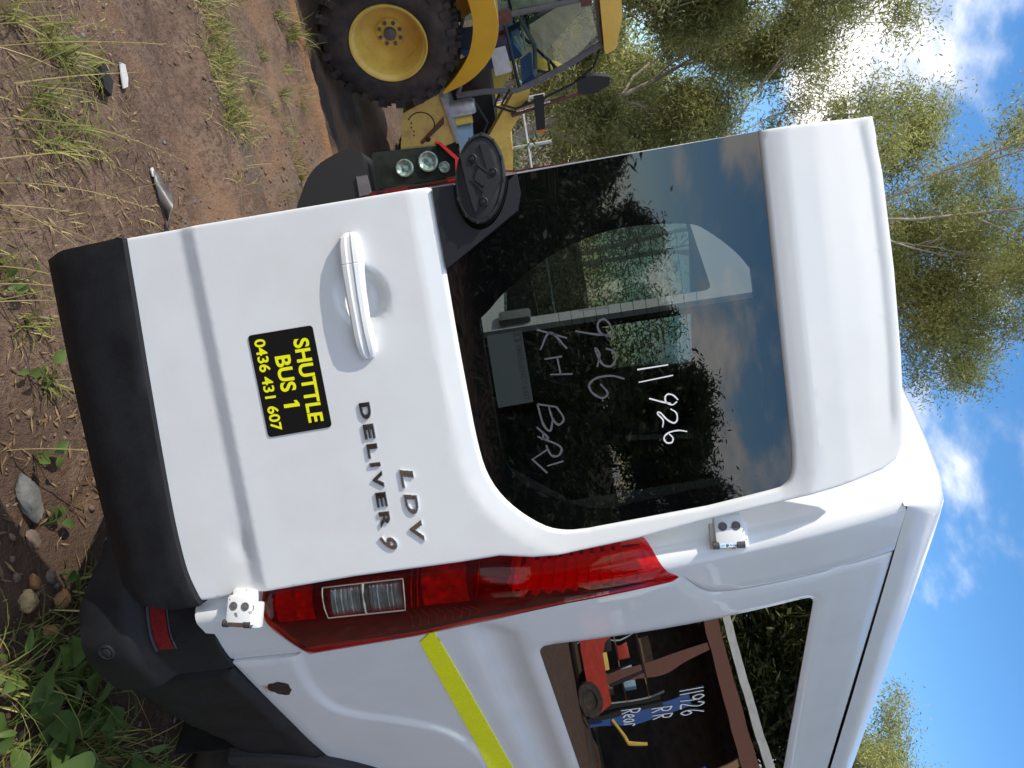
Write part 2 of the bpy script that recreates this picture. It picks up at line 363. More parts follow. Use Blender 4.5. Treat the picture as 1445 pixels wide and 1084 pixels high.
# ---------------------------------------------------------------- ground
def gbase(x, y):
    t = np.clip((-np.asarray(x, float) - 1.2) / 4.3, 0, 1); return -.4 * t * t * (3 - 2 * t)
def rutw(x, y): return (np.asarray(x) + 3.2) * -.70 + (np.asarray(y) + .4) * .715
def gz(x, y):
    x = np.asarray(x, float); y = np.asarray(y, float)
    near = np.exp(-((x + 2) ** 2 + (y - 0) ** 2) / 90.)
    z = gbase(x, y) + near * ((fbm(x * 1.3, y * 1.3, 3, 5) - .44) * .12 + (fbm(x * 7, y * 7, 4, 9) - .47) * .045 + (fbm(x * 26, y * 26, 3, 2) - .44) * .016)
    w = rutw(x, y) + (fbm(x * .8, y * .8, 2, 3) - .4) * .25
    trk = np.exp(-(w / .20) ** 2) + .8 * np.exp(-((w - 1.25) / .22) ** 2)
    z = z - .075 * trk * near
    z = z + .06 * near * (np.exp(-((w - .33) / .10) ** 2) + .8 * np.exp(-((w + .33) / .12) ** 2)) * (.4 + fbm(x * 3, y * 3, 2, 8))
    wr = (x + 5.86) * -.91 + (y - .45) * .4                         # clay ridge beside the wet wheel track
    z = z + .09 * np.exp(-(wr / .10) ** 2) * near - .07 * sstep(.08, .35, wr) * (1 - sstep(1.2, 1.7, wr)) * near
    van = (x < .15) & (x > -2.2) & (y > .2)
    return np.where(van, np.minimum(z, .01), z)
def axis_pts(lo, hi, d0, far):
    mid = np.arange(lo, hi + 1e-6, d0); k = d0 * 1.28 ** np.arange(1, 40)
    up = hi + np.cumsum(k); up = up[up < far]; dn = lo - np.cumsum(k); dn = dn[dn > -far]
    return np.concatenate([dn[::-1], mid, up])
gx = axis_pts(-6.9, .9, .026, 400.); gy = axis_pts(-1.7, 2.7, .026, 400.)
GX, GY = np.meshgrid(gx, gy, indexing='ij'); GZ = gz(GX.ravel(), GY.ravel()).reshape(GX.shape)
def ground_mat():
    m = bpy.data.materials.new('bare_dirt'); m.use_nodes = True; t = m.node_tree; l = t.links; b = t.nodes['Principled BSDF']
    co = N(t, 'ShaderNodeNewGeometry'); sp = N(t, 'ShaderNodeSeparateXYZ'); l.new(co.outputs['Position'], sp.inputs[0])
    def noise(s, d=6, r=.62):
        n = N(t, 'ShaderNodeTexNoise'); n.inputs['Scale'].default_value = s; n.inputs['Detail'].default_value = d; n.inputs['Roughness'].default_value = r; l.new(co.outputs['Position'], n.inputs['Vector']); return n.outputs[0]
    def ma(op, a, b2=None):
        q = N(t, 'ShaderNodeMath'); q.operation = op; q.use_clamp = False
        for i, v in enumerate((a, b2)):
            if v is None: continue
            if isinstance(v, (int, float)): q.inputs[i].default_value = v
            else: l.new(v, q.inputs[i])
        return q.outputs[0]
    def rngm(v, a, c, o0=0., o1=1.):
        q = N(t, 'ShaderNodeMapRange'); q.interpolation_type = 'SMOOTHSTEP'; l.new(v, q.inputs[0]); q.inputs[1].default_value = a; q.inputs[2].default_value = c; q.inputs[3].default_value = o0; q.inputs[4].default_value = o1; return q.outputs[0]
    def mix(f, a, c):
        q = N(t, 'ShaderNodeMix'); q.data_type = 'RGBA'; l.new(f, q.inputs['Factor'])
        for k, v in (('A', a), ('B', c)):
            if isinstance(v, tuple): q.inputs[k].default_value = (*v, 1)
            else: l.new(v, q.inputs[k])
        return q.outputs['Result']
    c = mix(rngm(noise(2.6), .35, .65), (.140, .090, .063), (.212, .142, .102))
    c = mix(rngm(noise(34, 5), .42, .68), c, (.092, .060, .043))
    c = mix(ma('MULTIPLY', rngm(noise(11, 6), .60, .72), .4), c, (.24, .17, .125))
    wr = ma('ADD', ma('MULTIPLY', ma('ADD', sp.outputs[0], 5.86), -.91), ma('MULTIPLY', ma('SUBTRACT', sp.outputs[1], .45), .4))
    wr = ma('ADD', wr, ma('MULTIPLY', ma('SUBTRACT', noise(3), .5), .15))
    mud = ma('MULTIPLY', rngm(wr, .05, .25), rngm(wr, 1.5, 2.2, 1., 0.))
    c = mix(mud, c, (.065, .048, .040))
    rid = ma('MULTIPLY', rngm(wr, -.12, -.02), rngm(wr, .04, .12, 1., 0.))
    c = mix(rid, c, (.27, .145, .07))
    orange = ma('MULTIPLY', rngm(noise(.9, 2), .50, .62), .55); c = mix(orange, c, (.27, .155, .085))
    gv = ma('MULTIPLY', rngm(noise(1.7, 3), .54, .66), rngm(noise(60, 3), .40, .62)); c = mix(ma('MULTIPLY', gv, .55), c, (.15, .145, .135))
    # darker brown towards the van, broken up by noise
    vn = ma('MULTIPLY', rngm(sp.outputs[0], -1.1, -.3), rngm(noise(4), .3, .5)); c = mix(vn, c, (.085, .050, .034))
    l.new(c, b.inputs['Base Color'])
    l.new(rngm(mud, 0, 1, .9, .38), b.inputs['Roughness']); b.inputs['Specular IOR Level'].default_value = .3
    bp = N(t, 'ShaderNodeBump'); bp.inputs['Strength'].default_value = 1.0; bp.inputs['Distance'].default_value = .02
    hh = ma('ADD', noise(40, 6), ma('MULTIPLY', noise(150, 3), .5)); l.new(hh, bp.inputs['Height']); l.new(bp.outputs[0], b.inputs['Normal']); return m
M_DIRT = ground_mat()
a, b_ = GX.shape
idx = np.arange(a * b_).reshape(a, b_); Fq = np.stack([idx[:-1, :-1], idx[1:, :-1], idx[1:, 1:], idx[:-1, 1:]], -1).reshape(-1, 4)
me = bpy.data.meshes.new('ground'); me.vertices.add(a * b_); me.vertices.foreach_set('co', np.stack([GX, GY, GZ], -1).ravel())
me.loops.add(len(Fq) * 4); me.loops.foreach_set('vertex_index', Fq.ravel().astype(np.int32)); me.polygons.add(len(Fq))
me.polygons.foreach_set('loop_start', np.arange(0, len(Fq) * 4, 4, dtype=np.int32)); me.update(calc_edges=True); me.validate(); me.shade_smooth(); me.materials.append(M_DIRT)
ground = bpy.data.objects.new('ground', me); col.objects.link(ground); tag(ground, 'brown bare dirt with wheel ruts and wet mud', 'ground', kind='structure')
# ---------------------------------------------------------------- the white van
VAN = thing('white_van', 'white shuttle van with its right rear door swung open', 'van', (-1.01, 2.6, 0))
TH = 0.92961
DL = np.array([-math.cos(TH), -math.sin(TH), 0.]); DN = np.array([math.sin(TH), -math.cos(TH), 0.]); ZV = np.array([0, 0, 1.])
def dpt(s, z, d=0.):                                           # point on the open door: along it from the hinge, height, out of its face
    s = np.asarray(s, float); z = np.asarray(z, float); d = np.asarray(d, float) + np.zeros_like(s)
    return s[..., None] * DL + z[..., None] * ZV + d[..., None] * DN
def xs(z): return .02 - .117 * np.maximum(0, np.asarray(z, float) - 1.6) ** 2      # right flank leans in towards the roof
XL = -2.04                                                       # left flank

# --- right rear door
OUT = [(.918, .735), (.922, .78), (.922, .95), (.917, 1.54), (.916, 1.89), (.914, 2.27), (.906, 2.520), (.783, 2.533), (.570, 2.539), (.382, 2.537), (.239, 2.530), (.175, 2.522), (.140, 2.503), (.121, 2.470), (.112, 2.430),
       (.097, 2.361), (.077, 2.225), (.057, 2.062), (.031, 1.894), (.012, 1.70), (.014, 1.64), (.027, 1.56), (.022, 1.46), (.016, 1.19), (.003, .963), (-.006, .81), (-.0075, .752), (.075, .73), (.245, .727), (.6, .735)]
GLS = [(.913, 1.539)] + smoothline([(.72, 1.542), (.56, 1.543), (.425, 1.546), (.321, 1.5495), (.2417, 1.559), (.1806, 1.584), (.1276, 1.627), (.0857, 1.681), (.0700, 1.730), (.0684, 1.781)], 3) + \
      smoothline([(.0894, 2.066), (.1100, 2.215), (.1180, 2.243), (.1353, 2.2585), (.165, 2.266), (.205, 2.2695)], 3) + [(.4214, 2.271), (.7361, 2.2735), (.9135, 2.2735)]
HB_C = np.array([.692, 1.336])
def hdoor(s, z):
    P = np.stack([s, z], -1)
    e = pdist(P, OUT); g = np.where(pip(P, GLS), 0, pdist(P, GLS))
    h = -.008 * (1 - np.sqrt(np.clip(1 - (1 - np.clip(e / .009, 0, 1)) ** 2, 0, 1)))            # rolled edge
    left = s > .86
    h = np.where(left & (e < .016), h * .35, h)
    h = h - .013 * np.clip((.956 - z) / .040, 0, 1)                                                   # swage line under the handle
    h = h - .011 * np.clip(1 - g / .056, 0, 1) - .006 * (1 - sstep(0, .006, g))                   # dished frame round the glass
    h = h - .10 * np.maximum(0, z - 2.30) - .10 * np.maximum(0, z - 2.395)                       # upper panel rakes forward
    td = np.interp(s, [.1, .15, .175, .239, .382, .57, .783, .906], [2.45, 2.507, 2.522, 2.530, 2.537, 2.539, 2.533, 2.520]) - z
    lf = sstep(.185, .26, s)
    h = h - lf * .003 * np.clip((.075 - td) / .040, 0, 1) + lf * .0045 * np.clip((.032 - td) / .014, 0, 1)               # rain lip along the top
    h = h + .0012 * (fbm(s * 5, z * 5, 2, 4) - .4)                                                # slight waviness of sheet metal
    d = np.hypot((s - .125) / .035, (z - .905) / .02); h = h - .004 * np.exp(-d * d)              # small dent
    q = np.hypot((s - HB_C[0]) / .078, (z - HB_C[1]) / .066); h = h - .030 * (1 - sstep(.45, 1.0, q))   # finger bowl
    return h
def offs(poly, ds, closed):
    q = np.array(resample(poly, .012, closed)); t_ = np.roll(q, -1, 0) - np.roll(q, 1, 0) if closed else np.gradient(q, axis=0); t_ = t_ / np.maximum(np.hypot(t_[:, 0], t_[:, 1]), 1e-9)[:, None]; n_ = np.stack([t_[:, 1], -t_[:, 0]], -1)
    return np.vstack([q + n_ * d for d in ds])
topl = [(.900, 2.5205), (.783, 2.533), (.570, 2.539), (.382, 2.537), (.239, 2.530), (.185, 2.524)]
EX = np.vstack([offs(GLS, (-.004, -.008, -.013, -.020, -.030, -.045, -.060, .004, .008, .013, .020, .030, .045, .060), True), offs(topl, (.005, .010, .016, .022, .027, .032, .038, .046, .055, .065, .078, -.005, -.010, -.016, -.022, -.027, -.032, -.038, -.046, -.055, -.065, -.078), False),
                np.array([(s_, z_) for z_ in (.905, .912, .919, .926, .933, .940, .948, .956, .963) for s_ in np.arange(.004, .918, .016)])])
RING = offs(OUT, (.0025, .005, .008, .012, -.0025, -.005, -.008, -.012), True); RING = RING[pip(RING, OUT) & (pdist(RING, OUT) > .0018)]
EX = EX[pip(EX, OUT) & ~pip(EX, GLS) & (pdist(EX, OUT) > .0145)]; EX = np.vstack([EX, RING]); EX = EX[~pip(EX, GLS)]
door = sheet('rear_door', OUT, lambda s, z: dpt(s, z, hdoor(s, z)), M_WHITE, VAN, holes=[GLS], step=.0135, edge=.012, extra=EX,
             back=lambda s, z: dpt(s, z, np.where(np.where(pip(np.stack([s, z], -1), GLS), 0, pdist(np.stack([s, z], -1), GLS)) < .004, -.03, -.045)), flip=True, angle=50)
door['label'] = 'white right rear door swung open with dark glass and yellow lettered sticker'
def part(name, outline, d, m, parent, thick=.004, holes=(), step=.05, edge=None, hf=None, closeback=False, angle=35):
    f = (lambda s, z: dpt(s, z, hf(s, z))) if hf else (lambda s, z: dpt(s, z, d))
    return sheet(name, outline, f, m, parent, holes=holes, step=step, edge=edge or step, back=(lambda s, z: dpt(s, z, (d if not hf else d) - thick)) if thick else None, flip=True, closeback=closeback, angle=angle)
# inner skin of the door
inner = [(.90, .60), (.90, 2.49), (.19, 2.49), (.13, 2.3), (.05, 1.9), (.03, 1.5), (.02, .8), (.03, .60)]
GI = [(s * .985 + .006, z) for s, z in GLS]
sheet('door_inner_panel', inner, lambda s, z: dpt(s, z, -.05), M_LINER, door, holes=[[(.80, 1.60), (.24, 1.60), (.13, 1.75), (.15, 2.23), (.80, 2.23)]], step=.1)
# black lower cladding
CL = [(.905, .556), (.918, .62), (.9235, .773)] + smoothline([(.92, .7795), (.75, .7705), (.6055, .7627), (.42, .754), (.245, .748), (.15, .748), (.075, .7525), (.02, .765), (-.012, .776)], 3) + [(-.014, .70), (.006, .62), (.0265, .592), (.052, .562), (.2, .548), (.345, .542), (.637, .543)]
def hclad(s, z):
    P = np.stack([s, z], -1); e = pdist(P, CL)
    h = .008 - .006 * (1 - sstep(0, .007, e)) - .50 * np.maximum(0, .606 - z)
    return h + .004 * np.clip((z - .61) / .02, 0, 1)
part('lower_cladding', CL, -.02, M_BLACKP, door, thick=.03, step=.02, hf=hclad, angle=45)
# rubber seal line between cladding and paint is the gap itself; glass, with black border and clear centre
CLR = smoothline([(.600, 1.60), (.6198, 1.6282), (.6544, 1.6704), (.7059, 1.7576), (.7335, 1.8268), (.752, 1.9098), (.7548, 1.9896), (.7418, 2.0977), (.719, 2.1415), (.6632, 2.1967), (.6193, 2.2256)], 4) + \
      rounded([(.60, 2.228), (.150, 2.228), (.105, 1.80), (.20, 1.625), (.30, 1.60), (.58, 1.598)], [0, .05, .06, .05, .05, 0])[1:-1]
TRI = [(.9130, 1.5415), (.7270, 1.5445), (.8311, 1.7276), (.8839, 1.7439), (.9130, 1.7380)]
GLS2 = [(a, b) for a, b in GLS]
GLS_F = [(.9125, 1.5405)] + GLS2[1:]
part('window_border', GLS_F, -.016, M_FRIT, door, thick=.004, holes=[CLR], step=.08, edge=.03)
part('window_glass', CLR, -.0162, M_GLASS, door, thick=0, step=.1, edge=.03)
mb = MB()
for k in range(12):
    z = 1.785 + k * .0287
    a = .735 if 1.80 < z < 2.15 else .70
    mb.box(dpt(.5 * (a + .15), z, -.0185), (abs(a - .15), .0008, .0011), (Vector(DL), Vector(DN), Vector((0, 0, 1))))
mb.build('heater_lines', M_GASKET, door, smooth=False)
# black corner trim and the bare oval badge mount
OC = np.array([.9125, 1.656]); oa, ob, ot = .099, .056, R(12)
def oval(k, n=48, c=OC):
    t = np.linspace(0, 2 * np.pi, n, endpoint=False); x = oa * k * np.cos(t); y = ob * k * np.sin(t)
    return [(c[0] + a * math.cos(ot) - b * math.sin(ot), c[1] + a * math.sin(ot) + b * math.cos(ot)) for a, b in zip(x, y)]
tri_in = [(s, z) for s, z in oval(1.13) if s < .9128]
j = max(range(len(tri_in)), key=lambda i: (tri_in[i][0] > .88) * (10 - tri_in[i][1]))
lower = sorted([p for p in tri_in], key=lambda p: math.atan2(p[1] - OC[1], p[0] - OC[0]) % (2 * math.pi))
tri2 = [(.9132, 1.5415), (.7270, 1.5445), (.8311, 1.7276), (.8700, 1.7405), (.9132, 1.7385)] + lower
part('corner_trim', tri2, -.004, M_TRIM, door, thick=.010, step=.03, edge=.012)
mb = MB()
n = 48
rings = [(1.0, -.012), (1.0, .010), (.985, .0145), (.93, .0155), (.915, .011), (.86, .012), (.5, .016), (.02, .017)]
V = []; 
for k, d in rings: V += [tuple(dpt(s, z, d)) for s, z in oval(k, n)]
Fc = []
for i in range(len(rings) - 1):
    for q in range(n): Fc.append((i * n + q, (i + 1) * n + q, (i + 1) * n + (q + 1) % n, i * n + (q + 1) % n))
Fc.append(tuple(range((len(rings) - 1) * n, len(rings) * n)))
V += [tuple(dpt(s, z, -.012)) for s, z in oval(1.0, n)]; Fc.append(tuple(range(len(rings) * n, (len(rings) + 1) * n)))
mb.add(V, Fc)
def dq(poly, d0, d1): mb.prism(poly, lambda a, b, d: tuple(dpt(a, b, d)), d0, d1)
def osc(p): return [(OC[0] + a, OC[1] + b) for a, b in p]
dq(osc([(.070, .030), (-.012, .046), (-.062, .010), (-.058, -.008), (.012, .020), (.074, .012)]), .012, .0195)        # raised upper blade
dq(osc([(.055, -.036), (-.02, -.030), (-.072, -.022), (-.066, -.012), (-.01, -.016), (.068, -.016)]), .012, .0185)     # raised lower blade
dq(osc([(.022, .002), (.003, .019), (-.020, .006), (-.001, -.012)]), .015, .0225)                                       # lozenge
dq(osc([(.034, .000), (.006, .030), (.002, .026), (.028, .000)]), .015, .0205); dq(osc([(-.032, .004), (.0, -.022), (.004, -.018), (-.027, .006)]), .015, .0205)
for (a, b) in ((.045, -.008), (.008, .033), (-.052, .002)):
    c = dpt(OC[0] + a, OC[1] + b, .015)
    mb.lathe(c, DN, [(.0095, -.002), (.0095, .006), (.0078, .0075), (.0070, .004), (.0045, .004), (.0042, .007), (.0002, .0072)], 16)
for t in np.linspace(0, 2 * np.pi, 12, endpoint=False):
    s, z = oval(.965, 12)[int(round(t / (2 * np.pi) * 12)) % 12]; mb.box(dpt(s, z, .0155), (.009, .004, .003), (Vector(DL), Vector((0, 0, 1)), Vector(DN)))
mb.build('badge_mount', M_MBLACK, door, angle=30, fixn=True)['label'] = 'bare black oval badge mount with three screws'
# door handle
HS = [  # s, half height up, half height down, z centre, outer d, inner d
    (.846, .004, .004, 1.333, .004, -.004), (.843, .014, .014, 1.333, .016, -.004), (.834, .0205, .0205, 1.333, .027, -.004), (.815, .0225, .0225, 1.332, .034, -.004), (.790, .0235, .0235, 1.331, .037, -.002), (.774, .0238, .0238, 1.3305, .0385, .000),
    (.772, .0225, .0225, 1.3305, .0370, .000), (.770, .0238, .0238, 1.330, .0385, .002), (.75, .0235, .0235, 1.3295, .039, .010), (.70, .0222, .0222, 1.328, .040, .014), (.65, .0210, .0210, 1.3275, .039, .014), (.61, .0215, .0215, 1.327, .036, .006), (.585, .022, .022, 1.327, .031, -.004),
    (.562, .0195, .0195, 1.327, .022, -.004), (.551, .013, .013, 1.327, .014, -.004), (.547, .004, .004, 1.327, .004, -.004)]
G = []
for s, hu, hd, zc, do, di in HS:
    w = hu * 1.12; row = []
    do = do * .80
    for (az_, dd) in ((-1, di), (-1, do * .45), (-.92, do * .78), (-.70, do * .96), (-.30, do), (-.12, do - .0022), (.16, do - .0022), (.34, do), (.72, do * .93), (.93, do * .72), (1, do * .4), (1, di)):
        row.append(tuple(dpt(s, zc + az_ * w, dd)))
    G.append(row)
h = grid('door_handle', G, M_WHITE, door, closed_u=True, angle=24)
# sticker with its lettering
ST = rounded([(.6455, 1.0400), (.6470, 1.2035), (.3985, 1.2055), (.3935, 1.0420)], .010)
mb = MB(); mb.prism(ST, lambda a, b, d: tuple(dpt(a, b, d)), -.001, .0012, 0)
# sheet metal under the sticker is wavy by less than a millimetre, so it stands 2 mm proud
mb.V = [tuple(np.array(v) + DN * .0008) for v in mb.V]
for body, s0, s1, z0, z1, off in (('SHUTTLE', .6200, .4155, 1.1500, 1.1890, .028), ('BUS', .5860, .4985, 1.0965, 1.1365, .028), ('0436 431 607', .6330, .4080, 1.0530, 1.0818, .022)):
    TV, TF = text_geo(body, abs(s0 - s1), z1 - z0, offset=off)
    mb.add([tuple(dpt(s0 - x, z0 + y, .0029)) for x, y, _ in TV], TF, 1)
mb.add([tuple(dpt(.4725 - x, 1.0965 + y, .0029)) for x, y in ((.004, 0), (.013, 0), (.013, .040), (.0055, .040), (-.003, .0345), (-.003, .027), (.004, .030))], [(0, 1, 2, 3, 6), (3, 4, 5, 6)], 1)
o = mb.build('sticker', [M_STICK, M_YEL], door, smooth=False); o['label'] = 'black sticker reading SHUTTLE BUS 1 and a phone number in yellow'
# chrome lettering, one piece per letter
def badge(body, s0, s1, z0, z1, m, gaps, shear=0.0, off=.012):
    n = len(body); w = [g for g in gaps]; tot = sum(w) + .30 * (n - 1); k = abs(s0 - s1) / tot; s = s0
    for ch, wi in zip(body, w):
        TV, TF = text_geo(ch, wi * k, z1 - z0, offset=off, extrude=.1, bevel=.03, shear=shear)
        zr = TV[:, 2]; zn = (zr - zr.min()) / (zr.max() - zr.min())
        mk('letter', [tuple(dpt(s - x, z0 + y + (s0 - s) * .0, -.001 + .0055 * q)) for (x, y, _), q in zip(TV, zn)], TF, m, door, smooth=False)
        s -= (wi + .30) * k
badge('DELIVER', .446, .134, 1.2825, 1.3085, M_DCHROME, [1, .9, .85, .24, 1.0, .9, .98])
badge('9', .1125, .0765, 1.272, 1.3155, M_CHROME, [1], shear=.35)
badge('LDV', .2725, .0890, 1.3525, 1.3850, M_CHROME, [.9, 1, 1.05], shear=.1)
# label inside the glass and the yard's pen marks
def ds(mb_, pts, w, d, mi=0, k=5):
    P = smoothline(pts, k) if len(pts) > 2 else pts
    P = np.array(P); T = np.gradient(P, axis=0) if len(P) > 2 else np.repeat([P[1] - P[0]], 2, 0); T = T / np.maximum(np.hypot(T[:, 0], T[:, 1]), 1e-9)[:, None]
    Nn = np.stack([-T[:, 1], T[:, 0]], -1); ww = w * ((.55 + .45 * np.sin(np.linspace(.5, 2.6, len(P)))) * (.75 + .5 * vnoise(np.arange(len(P)) * .9 + P[0, 0] * 99, P[:, 1] * 0, 3)))[:, None]
    A, B = P + Nn * ww / 2, P - Nn * ww / 2; n = len(P)
    V = [tuple(dpt(*q, d)) for q in A] + [tuple(dpt(*q, d)) for q in B] + [tuple(dpt(*q, d - .0006)) for q in A] + [tuple(dpt(*q, d - .0006)) for q in B]
    F2 = []
    for i in range(n - 1): F2 += [(i, i + 1, n + i + 1, n + i), (2 * n + i, 3 * n + i, 3 * n + i + 1, 2 * n + i + 1), (i, 2 * n + i, 2 * n + i + 1, i + 1), (n + i, n + i + 1, 3 * n + i + 1, 3 * n + i)]
    mb_.add(V, F2, mi)
mb = MB()
for st in ([(.4306, 1.9467), (.4319, 2.0178)], [(.4008, 1.946), (.4061, 2.0257)], [(.3476, 2.0300), (.3600, 2.020), (.3640, 2.008), (.3560, 2.001), (.3440, 2.004), (.3380, 2.016), (.3440, 2.027)], [(.3416, 2.0128), (.3480, 1.993), (.3599, 1.9649)],
           [(.3290, 2.010), (.318, 2.022), (.302, 2.022), (.2950, 2.014), (.304, 2.000), (.3220, 1.987), (.3250, 1.981), (.3200, 1.980), (.305, 1.990), (.2883, 1.9866)], [(.2709, 2.0411), (.2760, 2.022), (.2740, 2.000), (.2640, 1.987), (.2510, 1.991), (.2500, 2.003), (.2600, 2.007), (.2730, 1.998)]): ds(mb, st, .0036, -.0145)
mb.build('pen_numbers', M_MARK, door, smooth=False)['label'] = 'white handwritten number 11926 on the door glass'
mb = MB()
for st in ([(.5856, 1.8314), (.5827, 1.9041)], [(.5200, 1.905), (.5450, 1.898), (.5578, 1.886), (.5500, 1.872), (.5300, 1.873), (.5180, 1.890), (.5176, 1.9033)], [(.5176, 1.9033), (.5260, 1.862), (.5400, 1.8183)],
           [(.4900, 1.882), (.4810, 1.898), (.4650, 1.902), (.4480, 1.890), (.4520, 1.872), (.4720, 1.862), (.4950, 1.858), (.4780, 1.866), (.4501, 1.8564)], [(.4135, 1.9151), (.4250, 1.885), (.4240, 1.850), (.4100, 1.832), (.3900, 1.838), (.3760, 1.858), (.3860, 1.872), (.4100, 1.858)],
           [(.5565, 1.7301), (.5268, 1.7967)], [(.5025, 1.7932), (.5454, 1.7599), (.5082, 1.7311)], [(.4856, 1.7377), (.4862, 1.7793)], [(.4477, 1.7454), (.4419, 1.7976)], [(.4862, 1.7677), (.4442, 1.7698)],
           [(.3824, 1.7055), (.3697, 1.7488)], [(.3697, 1.7488), (.3400, 1.762), (.3268, 1.748), (.3420, 1.736), (.3720, 1.731)], [(.3420, 1.736), (.3149, 1.7256), (.3339, 1.7116), (.3824, 1.7055)], [(.3276, 1.6955), (.2988, 1.7182), (.2977, 1.7011)], [(.3130, 1.708), (.2985, 1.7075)],
           [(.3055, 1.6938), (.2749, 1.7433), (.2540, 1.738), (.2560, 1.720), (.2820, 1.711)], [(.2720, 1.714), (.2527, 1.6757)], [(.2532, 1.6723), (.2144, 1.7039)], [(.2314, 1.7064), (.2383, 1.7463)]): ds(mb, st, .0050, -.0145)
mb.build('faint_pen_marks', M_MARKF, door, smooth=False)['label'] = 'faint grey handwritten 1926 KH BARI on the door glass'
mb = MB(); mb.prism([(.5595, 1.6115), (.5590, 1.6945), (.3895, 1.6965), (.3865, 1.6115)], lambda a, b, d: tuple(dpt(a, b, d)), -.0155, -.0143, 0)
TV, TF = text_geo('EMERGENCY EXIT', .132, .0135, offset=.01); mb.add([tuple(dpt(.5270 - x, 1.6765 + y, -.0139)) for x, y, _ in TV], TF, 1)
mb.prism([(.5560, 1.674), (.5560, 1.692), (.5340, 1.692), (.5340, 1.674)], lambda a, b, d: tuple(dpt(a, b, d)), -.0143, -.0139, 1)
mb.prism([(.5480, 1.677), (.5480, 1.689), (.5420, 1.686), (.5420, 1.677)], lambda a, b, d: tuple(dpt(a, b, d)), -.0139, -.0136, 0)
M_LAB = mat('label_through_tint', (.017, .024, .023), rough=.5); M_LABI = mat('label_print', (.004, .005, .005), rough=.6)
mb.build('emergency_label', [M_LAB, M_LABI], door, smooth=False)['label'] = 'emergency exit label on the door glass'

# --- body side panel
LAMPB = [(1.994, .131), (1.70, .158), (1.409, .2112), (1.2865, .2368), (.96, .262)]
WIN = rounded([(.385, 1.585), (.385, 2.347), (1.90, 2.352), (1.90, 1.584)], [.055, .045, .05, .05], 6)
def arch(r, cy=1.50, cz=.36, n=20, a0=200, a1=-20): return [(cy + r * math.cos(R(t)), cz + r * math.sin(R(t))) for t in np.linspace(a0, a1, n)]
SIDE = [(.29, .735), (.29, .93), (.262, .96), (.2368, 1.2865), (.2112, 1.409), (.158, 1.70), (.131, 1.988)] + smoothline([(.131, 1.994), (.155, 2.006), (.200, 2.030), (.232, 2.062), (.252, 2.129), (.262, 2.24)], 4) + [(.266, 2.334), (.266, 2.543), (3.6, 2.543), (4.15, 2.35), (4.75, 1.62), (5.45, 1.30), (5.56, 1.0), (5.56, .45), (5.0, .40)] + arch(.40, 4.75, .36, 10, -5, 185)[::1] + [(4.3, .36), (2.2, .36)] + [(1.50 + .585 * math.cos(R(t)), .36 + .585 * math.sin(R(t))) for t in np.linspace(0, 140, 15)] + [(.95, .735)]
FL = smoothline([(.20, .985), (.286, .915), (.45, .880), (.60, .885), (.70, .94), (.79, 1.08), (.893, 1.19), (1.06, 1.245), (1.257, 1.262), (1.7, 1.265), (2.1, 1.18), (2.35, .9), (2.5, .74)], 5)
FLP = FL + [(2.5, .3), (.2, .3)]
def hside(y, z):
    P = np.stack([y, z], -1); ins = pip(P, FLP); d = pdist(P, FL, closed=False)
    sd = np.where(ins, d, -d)
    h = .010 * sstep(-.036, .008, sd) - .004 * sstep(.03, .4, sd)
    sw = sstep(.17, .33, y)                                                # concave swage under the windows
    zl, zu = 1.425, 1.425 + .10 * sstep(.15, .32, y)
    h = h - .022 * sw * sstep(zl - .012, zl + .03, z) * (1 - sstep(zu - .03, zu + .035, z))
    w = np.where(pip(P, WIN), 0, pdist(P, WIN)); h = h - .008 * (1 - sstep(0, .012, w))
    h = h - .004 * np.exp(-((z - 2.40) / .02) ** 2)
    e = pdist(P, SIDE); h = h - .004 * (1 - sstep(0, .008, e))
    return h + .0010 * (fbm(y * 4, z * 4, 2, 3) - .4)
def spt(y, z, h=0.): return np.stack([xs(z) + h, np.asarray(y, float) + 0 * np.asarray(z), np.asarray(z, float) + 0 * np.asarray(y)], -1)
FLN = [p_ for p_ in FL if p_[0] < 1.5]; EXS = offs(FLN, (-.036, -.030, -.024, -.018, -.012, -.006, 0, .006, .012, .018, .024, .030, .036), False); EXS = EXS[pip(EXS, SIDE) & ~pip(EXS, WIN) & (pdist(EXS, SIDE) > .012)]
side = sheet('side_panel', SIDE, lambda y, z: spt(y, z, hside(y, z)), M_WHITE, VAN, holes=[WIN], step=.026, edge=.018, extra=EXS, back=lambda y, z: spt(y, z, -.03), flip=False, angle=45)
side['label'] = 'white right flank with dark window and yellow tape'
sheet('side_window', WIN, lambda y, z: spt(y, z, -.010), M_SGLASS, VAN, step=.15, edge=.03)
sheet('window_seal', rounded([(.375, 1.575), (.375, 2.357), (1.91, 2.362), (1.91, 1.574)], [.06, .05, .05, .05], 6), lambda y, z: spt(y, z, -.014), M_GASKET, VAN, holes=[rounded([(.400, 1.60), (.400, 2.332), (1.885, 2.337), (1.885, 1.60)], .05, 6)], step=.15, edge=.03)
